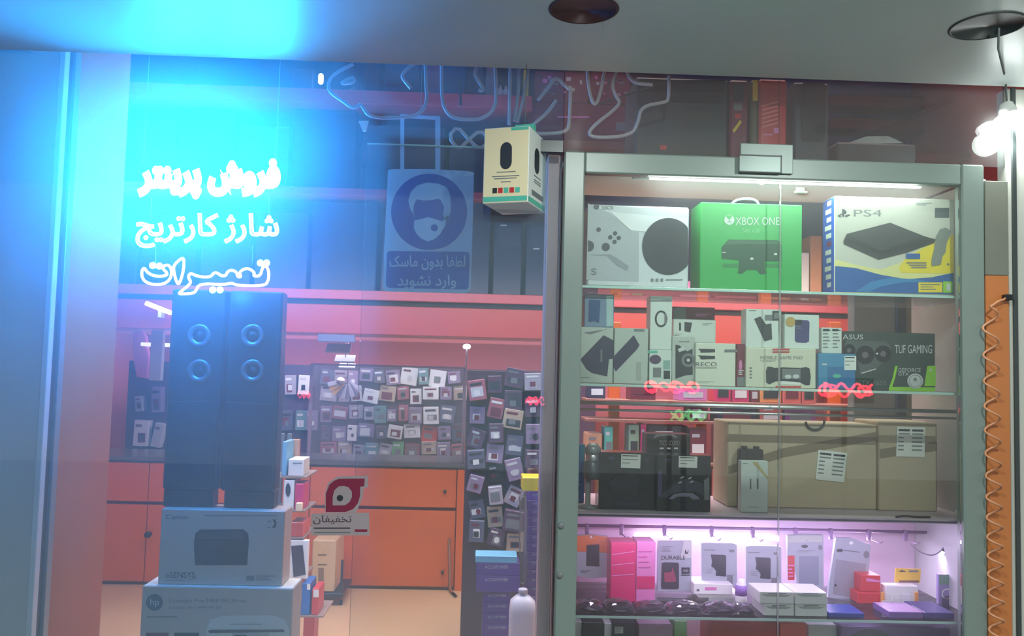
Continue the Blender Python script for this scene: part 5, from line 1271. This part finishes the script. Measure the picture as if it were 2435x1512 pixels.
o = carton('headset_box', 'dark headset box behind the right black controller box', 'box', 1538, 1032, 1642, 1080, YH3, .08, mat('headset_dark', (30, 36, 44), .35), zb=S3, c=.002)
art(o, lambda b: (b.text('TSCO SOUND', 1568, 1047, 1616, 1059, YH3 - e, pale), [b.rect(1569 + i * 17, 1064, 1578 + i * 17, 1068, YH3 - e, pale) for i in range(3)], b.pts([(1552, 1044), (1560, 1033), (1600, 1031), (1612, 1040), (1606, 1042), (1596, 1036), (1566, 1037)], YH3 - e, mid)))
YPh = YD3 + .01
d3 = lambda x, y: (1700 + x * .2587, 930 + y * .2587)
o = carton('phone_box', 'white phone box marked 11 with a gold corner ribbon on the third shelf', 'box', 1762, 1096, 1826, 1221, YPh, .03, mat('phone_white', (206, 218, 212), .35, var=.02), zb=S3, c=.001)
art(o, lambda b: (b.pts([d3(*p) for p in ((340, 650), (385, 650), (487, 790), (487, 812))], YPh - e, mat('gold_ribbon', (190, 180, 120), .35)), b.rect(*d3(255, 662), *d3(300, 667), YPh - e, mid), b.rect(*d3(285, 1062), *d3(405, 1067), YPh - e, mid)))
art(o, lambda b: b.text('11', *d3(322, 805), *d3(400, 900), YPh - e, mid), 'lettering')
b = MB(); p, q = W(1758, 1098, YD3 + .06), W(1816, 1062, YD3 + .06); b.box(p.x, q.x, YD3 + .06, YD3 + .085, S3 + .0005, q.z - .008, mat('adapter_black', (52, 48, 54), .4), .004)
for fx in (.25, .75):
    x = p.x + (q.x - p.x) * fx; b.box(x - .008, x + .008, YD3 + .065, YD3 + .08, q.z - .0075, q.z, mat('adapter_black', (52, 48, 54), .4), .002)
tag(b.build('camera_mount'), 'dark two-knobbed device standing behind the white phone box', 'device')
YCb = YD3 + .1
o = carton('cardboard_box', 'wide plain cardboard box with a brown tape band on the third shelf', 'box', 1730, 1006, 2085, 1221, YCb, .16, cardboard, zb=S3, group='cardboard boxes on the third shelf', c=.003)
art(o, lambda b: b.pts([(1732, 1108), (1860, 1066), (2087, 1026), (2087, 1046), (1860, 1088), (1732, 1128)], YCb - e, brownband), 'sloped_band')
b = MB(); b.tube([W(1938 + 22 * math.cos(math.radians(t)), 1002 + 20 * math.sin(math.radians(t)), YCb - .004) for t in range(-8, 190, 11)], .0035, dark, 8); b.build('cord_handle', o)
sheet('', *d3(938, 552), *d3(1203, 825), YCb - .0025, 6, 6, o, 'price_sticker')
o = carton('cardboard_box', 'narrow cardboard box with a price sheet at the right end of the third shelf', 'box', 2090, 1004, 2229, 1221, YCb - .012, .17, cardboard, zb=S3, group='cardboard boxes on the third shelf', c=.003)
art(o, lambda b: b.pts([(2092, 1068), (2130, 1062), (2228, 1050), (2228, 1072), (2130, 1084), (2092, 1090)], YCb - .012 - e, brownband), 'sloped_band')
sheet('', *d3(1670, 328), *d3(1930, 603), YCb - .0145, 1.5, 6, o, 'price_sticker')
b = MB(); p = W(2130, 1224, YSH + .015); q = W(2212, 1224, YSH + .015); b.tube(chaikin([Vector((p.x, p.y, S3 + .003)), Vector((p.x + .03, p.y + .005, S3 + .005)), Vector((p.x + .06, p.y, S3 + .0035)), Vector((q.x, q.y, S3 + .004))]), .0028, black, 8)
tag(b.build('cable_tie'), 'short black strap lying at the front edge of the third shelf', 'strap')

# ------------------------------------------------------------------ lower bay: packs on hooks and goods on the glass
GL = 'packs hanging in the violet-lit lower bay'
l1 = lambda x, y: (1340 + x * .21355, 1220 + y * .2136)
L = lambda P: [l1(*p) for p in P]
l2 = lambda x, y: (1840 + x * .20123, 1220 + y * .20124)
LL = lambda P: [l2(*p) for p in P]
YK1 = YRl - .072
grp = mat('pack_grey', (168, 176, 186), .35, var=.03)
def hpack(lab, P, Y, m, fn, t=.012):
    b = MB(); b.prism(P, Y, t, m); o = b.build('hanging_pack'); tag(o, lab, 'pack', GL)
    if fn: art(o, lambda b: fn(b, Y - e), 'pack_front')
    return o
def f(b, y):
    b.pts(L([(130,255),(300,242),(490,262),(488,440),(125,425)]), y, mat('pack_orange', (224, 120, 60), .4)); b.pts(L([(258,355),(398,345),(400,592),(255,585)]), y - e, dark); b.lines(*l1(190, 635), *l1(300, 670), 2, y - e, mid, .4); b.disc(*l1(310, 265), 3, 3, y - e, white, 10)
hpack('orange-topped pack with a dark phone picture at the left of the lower bay', L([(132,250),(310,238),(492,258),(490,715),(300,725),(125,690)]), YK1, grp, f)
def f(b, y):
    b.pts(L([(1340,310),(1420,310),(1425,500),(1300,500)]), y, pale); b.pts(L([(1095,555),(1120,548),(1270,550),(1285,565),(1285,835),(1265,846),(1100,842),(1088,820)]), y - e, dark); b.pts(L([(1120,660),(1200,655),(1215,600),(1235,660),(1255,740),(1250,765),(1125,765)]), y - 2 * e, mat('durable_red', (150, 62, 86), .4))
    b.rect(*l1(1315, 605), *l1(1405, 675), y - e, dark); b.rect(*l1(1330, 625), *l1(1390, 655), y - 2 * e, mid); b.rect(*l1(1310, 684), *l1(1410, 694), y - e, dark); b.pts(L([(1355,400),(1375,440),(1395,400),(1385,452),(1350,452)]), y - e, dark); b.lines(*l1(1095, 370), *l1(1220, 440), 3, y - e, mid, .25)
o = hpack('grey pack with a red and black picture, marked durable, in the lower bay', L([(1052,312),(1425,312),(1425,870),(1045,868)]), YK1, grp, f)
art(o, lambda b: b.text('DURABLE', *l1(1090, 472), *l1(1355, 516), YK1 - 2 * e, dark), 'lettering')
for x0, lab in ((1535, 'grey pack with a dark cut-out phone picture, left of two alike in the lower bay'), (2030, 'grey pack with a dark cut-out phone picture, right of two alike in the lower bay')):
    s = x0 - 1535; dy = s * .06
    def f(b, y, s=s, dy=dy):
        b.pts(L([(1640+s,460+dy),(1795+s,465+dy),(1812+s,480+dy),(1810+s,705+dy),(1692+s,695+dy),(1700+s,650+dy),(1680+s,615+dy),(1645+s,590+dy),(1655+s,540+dy)]), y, dark)
        b.rect(*l1(1845 + s, 405 + dy), *l1(1900 + s, 435 + dy), y, mid); b.lines(*l1(1560 + s, 405 + dy), *l1(1690 + s, 430 + dy), 1, y, mid, .4); b.rect(*l1(1820 + s, 690 + dy), *l1(1885 + s, 790 + dy), y, mid); b.lines(*l1(1590 + s, 620 + dy), *l1(1680 + s, 680 + dy), 3, y, mid, .2)
    hpack(lab, L([(1535+s,340+dy),(1600+s,332+dy),(1900+s,338+dy),(1930+s,350+dy),(1930+s,805+dy),(1540+s,805+dy)]), YK1 + .002, grp, f)
def f(b, y):
    b.rect(*l2(300, 510), *l2(530, 850), y, mat('pack_window', (140, 146, 164), .25)); b.rect(*l2(170, 265), *l2(575, 345), y, stone); b.disc(*l2(365, 392), 8, 4, y, dark, 14); b.disc(*l2(550, 405), 5, 6, y, mid, 14); b.lines(*l2(280, 440), *l2(480, 470), 2, y, mid, .3); b.rect(*l2(165, 500), *l2(245, 790), y, red); b.lines(*l2(175, 610), *l2(240, 780), 4, y - e, pink, .4)
hpack('tall pale pack with a grey window and a red edge in the lower bay', LL([(160,262),(350,250),(585,258),(590,885),(280,875),(262,700),(165,700)]), YK1 - .002, grp, f)
def f(b, y):
    b.pts(LL([(738,545),(1090,600),(1050,1005),(700,955)]), y, mat('pack_window2', (150, 150, 160), .25)); b.disc(*l2(780, 440), 8, 4, y, dark, 14); b.pts(LL([(830,430),(1020,455),(1020,468),(830,444)]), y, mid); b.disc(*l2(1095, 490), 7, 9, y, mid, 14); b.disc(*l2(915, 352), 5, 4, y, white, 12); b.disc(*l2(730, 853), 3, 3, y - e, dark, 10)
hpack('large tilted pale pack with a wide grey window in the lower bay', LL([(735,290),(900,290),(1145,370),(1130,600),(1080,1068),(640,995),(660,800)]), YK1 - .006, grp, f)
# film-wrapped magenta boxes
GW = 'film-wrapped boxes in the lower bay'
YWm = YSH + .14
mcl = W(1500, 1405, YWm)
def lowb(lab, x0, y0, x1, y1, Y, d, m, zb, fn=None, name='goods_box', zt=None, grp_=None, **k):
    o = carton(name, lab, 'box', x0, y0, x1, y1, Y, d, m, zb=zb, zt=zt, group=grp_, c=.0015, **k)
    if fn: art(o, lambda b: fn(b, Y - e))
    return o
lowb('film-wrapped magenta box standing in the lower bay, left of the pink one', 1452, 1290, 1512, 1460, YWm, .08, magenta, S4, lambda b, y: [b.pts([(1455, 1318 + i * 25), (1508, 1310 + i * 27), (1508, 1312 + i * 27), (1455, 1320 + i * 25)], y, pink) for i in range(3)], grp_=GW)
lowb('film-wrapped pink box standing in the lower bay beside the magenta one', 1513, 1288, 1558, 1460, YWm, .08, pink, S4, lambda b, y: (b.rect(1514, 1370, 1557, 1400, y, magenta), b.lines(1518, 1310, 1550, 1360, 4, y, mat('rose_ink', (200, 90, 160), .4), .2)), grp_=GW)
# white boxes at the back
gw = 'white goods boxes in the lower bay'
z_ = zat(1705, 1412, YSH + .2)
lowb('lower white box with a violet cast behind the cables in the lower bay', 1660, 1414, 1762, 1440, YSH + .2, .09, white, S4, lambda b, y: b.rect(1685, 1420, 1758, 1434, y, pale), zt=z_, grp_=gw)
lowb('upper white box with pink print behind the cables in the lower bay', 1650, 1388, 1742, 1412, YSH + .19, .09, white, z_, lambda b, y: (b.rect(1676, 1396, 1704, 1403, y, pink), b.disc(1660, 1403, 4, 3, y, mid, 12)), grp_=gw)
bo = W(1762, 1400, YSH + .16)
b = MB(); bz = S4 + .001; zt_ = zat(1762, 1377, YSH + .16); b.lathe([(.016, 0), (.017, .004), (.017, (zt_ - bz) * .75), (.011, (zt_ - bz) * .86), (.011, zt_ - bz), (.001, zt_ - bz + .001)], (bo.x, bo.y, bz), white, 18); ob = tag(b.build('bottle'), 'small white bottle behind the stacked pale boxes in the lower bay', 'bottle')
b = MB(); b.lathe([(.0174, 0), (.0174, .03)], (bo.x, bo.y, bz + .02), mat('violet_label', (150, 110, 190), .4), 18); b.build('printed_label', ob)
# two by two stack of pale boxes at the shelf front
zs1 = zat(1900, 1437, YSH + .02); zs2 = zat(1900, 1408, YSH + .02)
gs = 'stack of pale boxes at the front of the lower glass shelf'
for (x0, x1, z0, z1, l) in ((1816, 1889, S4, zs1, 'lower left box of the pale two-by-two stack'), (1891, 1967, S4, zs1, 'lower right box of the pale two-by-two stack'), (1806, 1888, zs1, zs2, 'upper left box of the pale two-by-two stack'), (1890, 1966, zs1, zs2, 'upper right box of the pale two-by-two stack')):
    def f(b, y, x0=x0, x1=x1, z1=z1):
        yt = 1437 if z1 == zs1 else 1408
        b.pts([(x0 + 4, yt + 4), (x1 - 6, yt + 6), (x1 - 18, yt + 11), (x0 + 16, yt + 10)], y, mat('pale_green_ink', (150, 164, 150), .4)); b.rect(x0 + 20, yt + 2, x1 - 20, yt + 4, y - e, mid)
    lowb(l + ' on the lower glass shelf', x0, 1400, x1, 1410, YSH + .02 + (.004 if z0 == S4 else 0), .1, mat('stack_pale', (206, 214, 204), .4, var=.03), z0, f, zt=z1, grp_=gs)
# right: red box, card stand, flat boxes, green pack
lowb('stack of red boxes, upper', 2048, 1385, 2094, 1420, YSH + .17, .07, red, zat(2070, 1408, YSH + .17), lambda b, y: b.pts([(2060, 1374), (2092, 1380), (2092, 1384), (2060, 1382)], y, pink), zt=zat(2070, 1368, YSH + .17), grp_='red boxes in the lower bay')['label'] = 'upper red box right of the large tilted pack'
lowb('lower red box right of the large tilted pack', 2040, 1410, 2094, 1450, YSH + .165, .08, red, S4, None, zt=zat(2070, 1408, YSH + .17) - .0004, grp_='red boxes in the lower bay')
YCs = YSH + .16
o = empty('card_stand', (W(2140, 1440, YCs).x, YCs, S4), 'brightly lit yellow and white card holder full of memory cards', 'holder')
b = MB(); b.prism([(2130, 1351), (2190, 1353), (2188, 1386), (2128, 1384)], YCs + .03, .004, mat('holder_yellow', (246, 206, 70), .4)); b.build('header', o)
art(o, lambda b: (b.pts([(2135, 1359), (2145, 1355), (2156, 1360)], YCs + .029, dark), b.rect(2161, 1356, 2184, 1360, YCs + .029, mid), b.rect(2138, 1380, 2185, 1385, YCs + .029, mat('holder_brown', (130, 90, 80), .4))))
b = MB(); p, q = W(2094, 1450, YCs), W(2186, 1386, YCs + .02); b.box(W(2106, 1420, YCs).x, W(2184, 1420, YCs).x, YCs, YCs + .034, S4 + .0005, zat(2145, 1392, YCs), white, .003); b.build('tray', o)
for x in (2097, 2178):
    b = MB(); xx = W(x, 1420, YCs).x; b.box(xx - .005, xx + .005, YCs - .006, YCs - .0005, S4 + .0005, zat(x, 1407, YCs), mat('holder_orange', (244, 170, 80), .4), .001); b.build('side_strip', o)
for i in range(3):
    c = W(2105 + i * 24, 1437 - i * 8, YCs - .012); b = MB(); b.box(c.x - .012, c.x + .014, c.y - .004, c.y - .002, c.z - .014, c.z + .012, white, .001); b.build('memory_card', o)
flat = mat('flat_violet_box', (120, 90, 160), .35); gf = 'flat boxes lying on the lower glass shelf'
lowb('flat mauve box lying before the card holder', 2114, 1460, 2196, 1470, YSH + .02, .1, flat, S4, None, zt=S4 + .018, grp_=gf, top=mat('flat_mauve_top', (190, 160, 205), .35))
lowb('flat indigo box lying at the right end of the lower glass shelf', 2200, 1460, 2270, 1470, YSH + .022, .12, mat('flat_indigo', (64, 58, 130), .35), S4, None, zt=S4 + .017, grp_=gf)
lowb('flat blue box lying right of the pale two-by-two stack', 1971, 1456, 2056, 1474, YSH + .018, .09, mat('flat_blue', (38, 70, 160), .35), S4, lambda b, y: None, zt=zat(2012, 1457, YSH + .018), grp_=gf)
YGp = YSH + .17
o = lowb('green-topped clear pack leaning in the right corner of the lower bay', 2232, 1366, 2272, 1466, YGp, .014, mat('corner_pack', (150, 140, 190), .3), S4, lambda b, y: (b.rect(2233, 1366, 2271, 1390, y, mat('corner_green', (110, 160, 130), .4)), b.ring(2252, 1412, 10, 13, y, white), b.pts([(2240, 1420), (2262, 1414), (2268, 1455), (2240, 1458)], y, ink)), name='hanging_pack')
o['category'] = 'pack'
# bundled black cables in film along the front
gc = 'coiled black cables on the lower glass shelf'
cabm2 = mat('cable_black', (38, 36, 48), .25); film = mat('bag_film', (150, 140, 170), .12, var=.2, scale=60)
for k, (px, w, hh2, lab) in enumerate(((1400, 34, .020, 'bundled cable in film at the left end of the lower glass shelf'), (1470, 36, .026, 'bundled cable in film, second from the left on the lower glass shelf'), (1545, 38, .018, 'bundled cable in film, middle of the row on the lower glass shelf'), (1625, 40, .022, 'bundled cable in film, fourth from the left on the lower glass shelf'), (1708, 38, .02, 'bundled cable in film, nearest the bottle on the lower glass shelf'), (1766, 22, .014, 'small bundled cable in film beside the pale boxes'))):
    Yk = YSH + .055; c = W(px, 1460, Yk); rx = w / FPX * Yk; ry = .038
    o = empty('cable_bundle', (c.x, Yk, S4), lab, 'cable', gc)
    r_ = random.Random(k)
    b = MB()
    for j in range(4):
        f_ = 1 - .12 * j; zz3 = S4 + .0085 + j * hh2 / 9
        b.tube([Vector((c.x + rx * f_ * math.cos(t) + r_.uniform(-.002, .002), Yk + ry * f_ * math.sin(t), zz3 + .003 * math.sin(2 * t + k))) for t in [2 * math.pi * i / 22 for i in range(22)]], .0044, cabm2, 7, True)
    b.build('coil', o)
    b = MB(); nn = 9; vs = []; fs = []
    for i in range(nn):
        for j in range(nn):
            u, v = i / (nn - 1) * 2 - 1, j / (nn - 1) * 2 - 1
            vs.append((c.x + u * rx * 1.12, Yk + v * ry * 1.1, S4 + .003 + max(0, (1 - u ** 4) * (1 - v ** 4)) * (hh2 * .7 + .010) + r_.uniform(-.0035, .0035) * (1 - max(abs(u), abs(v))) ))
    for i in range(nn - 1):
        for j in range(nn - 1): fs.append((i * nn + j, (i + 1) * nn + j, (i + 1) * nn + j + 1, i * nn + j + 1))
    b.add(vs, fs, glass('bag_plastic', .09, (.86, .84, .9), 2.2)); b.build('film_bag', o)
# lowest shelf: what shows below the glass
for (x0, x1, y0, m, lab) in ((1362, 1384, 1478, stone, 'pale box low at the left of the cabinet, under the glass shelf'), (1386, 1434, 1480, dark, 'dark box low at the left of the cabinet, under the glass shelf'), (1437, 1455, 1482, pale, 'narrow pale box under the glass shelf between two dark boxes'), (1458, 1512, 1482, dark, 'dark box with a pale tag under the glass shelf'),
                          (1520, 1600, 1486, mat('mauve_card', (170, 140, 160), .4), 'mauve box under the glass shelf'), (1604, 1634, 1476, mat('leaf_green', (120, 170, 110), .4), 'green rounded packet under the glass shelf'), (1690, 1848, 1478, mat('brick_card', (180, 84, 80), .4), 'wide brick red box under the glass shelf'), (1855, 1918, 1482, coral, 'coral box under the glass shelf'), (1922, 1990, 1486, pale, 'pale box under the glass shelf, right of the coral one'), (2000, 2260, 1490, mat('violet_grey_card', (150, 134, 176), .4), 'wide violet-grey box under the glass shelf at the right')):
    Yx = YSH + .1 + ((x0 * 7) % 5) * .006
    o = lowb(lab, x0, y0, x1, y0 + 4, Yx, .12, m, S5, (lambda b, y, x0=x0: (b.rect(x0 + 4, 1490, x0 + 24, 1506, y, stone), b.lines(x0 + 6, 1493, x0 + 22, 1503, 3, y - e, mid))) if x0 == 1458 else (lambda b, y: b.disc(2070, 1540, 60, 45, y, mid, 30)) if x0 == 2000 else None, zt=min(zat((x0 + x1) / 2, y0, Yx), S4 - .009), grp_='boxes on the floor of the display cabinet')

# ------------------------------------------------------------------ right edge: wood strip and spiral cord
b = MB(); b.box(xc1 + .003, xr - .003, 2.303, 2.335, 0, zat(2370, 655, 2.303), mat('wood_strip', (198, 120, 66), .4, scale=3, var=.1), .002); b.box(xc1 + .003, xr - .003, 2.303, 2.335, zat(2370, 655, 2.303) + .0005, zat(2370, 430, 2.303), mat('grey_infill', (120, 122, 112), .5), .002); tag(b.build('filler_board'), 'orange wood filler board between the display cabinet and the right post', 'board')
YO = 2.31
b = MB(); P = []
ys = []; y = 722.0; step = 66.0
turns = []
while y < 1640:
    turns.append((y, step)); y += step; step = max(44, step - 2.2)
for i, (y, s) in enumerate(turns):
    for k in range(16):
        t = 2 * math.pi * k / 16
        px = 2352 + (y - 722) * .02 + 17 * math.sin(t - 1.2) + 3
        c = W(px, y + s * k / 16, 2.28); P.append(Vector((c.x, 2.28 - .014 * math.cos(t - 1.2), c.z)))
cord_m = mat('cord_copper', (214, 150, 112), .35)
b.tube([W(2394, 706, 2.29), W(2387, 712, 2.285), W(2374, 716, 2.28)] + P[2:], .0032, cord_m, 7); co_ = b.build('spiral_cord')
tag(co_, 'copper-orange coiled cord hanging down the wood strip at the right edge', 'cord')
b = MB(); b.box(W(2388, 706, 2.29).x, W(2406, 706, 2.29).x, 2.283, 2.302, zat(2395, 714, 2.29), zat(2395, 700, 2.29), black, .002); b.build('wall_clip', co_)
# ------------------------------------------------------------------ across the street: small lit signs whose reflections show in the glass
def lit_sign(px, py, w, h, m, lab, seed, Yv=7.4):
    """a glowing sign on the far side of the pavement, placed where the front glass mirrors it"""
    c = W(px, py, Yv); q = random.Random(seed)
    Ys = 2 * YF - Yv
    sx, sz = w / 2 / FPX * Yv, h / 2 / FPX * Yv
    b = MB()
    for j in range(2):
        P = []
        for i in range(26):
            t = i / 25
            P.append(Vector((c.x - sx + 2 * sx * t, Ys, c.z + (.4 - .8 * j) * sz + .35 * sz * math.sin(t * 19 + seed + j * 2))))
        b.tube(P, min(.012, sx * .07), m, 6)
    for k in range(3):
        x = c.x - sx + q.random() * 2 * sx; b.tube([Vector((x + sx * .25 * math.cos(a), Ys, c.z + q.uniform(-.01, .01) + min(.05, sx * .25) * math.sin(a))) for a in [i * .7 for i in range(9)]], min(.012, sx * .07), m, 6, True)
    o = b.build('led_sign'); tag(o, lab, 'sign', 'lit street signs mirrored in the glass')
    b = MB(); b.box(c.x - sx - .03, c.x + sx + .03, Ys - .06, Ys - .03, c.z - sz - .03, c.z + sz + .03, black, .003); b.box(c.x - .02, c.x + .02, Ys - .1, Ys - .065, -.02, c.z, black, .003); b.build('sign_board', o)
rl = emit('led_red', (1.0, .02, .06), 22); gl_ = emit('led_green', (.1, .9, .2), 7)
lit_sign(2016, 928, 118, 44, rl, 'red lit sign mirrored brightest over the graphics card box', 1)
lit_sign(1598, 920, 110, 26, rl, 'red lit sign mirrored over the speaker box on the second shelf', 2)
lit_sign(1632, 987, 76, 34, gl_, 'green lit sign mirrored above the black controller boxes', 3, 6.6)
lit_sign(1272, 953, 44, 26, rl, 'red lit sign mirrored beside the cabinet frame', 4)
lit_sign(722, 938, 30, 24, rl, 'red lit sign mirrored right of the tall speakers', 5)
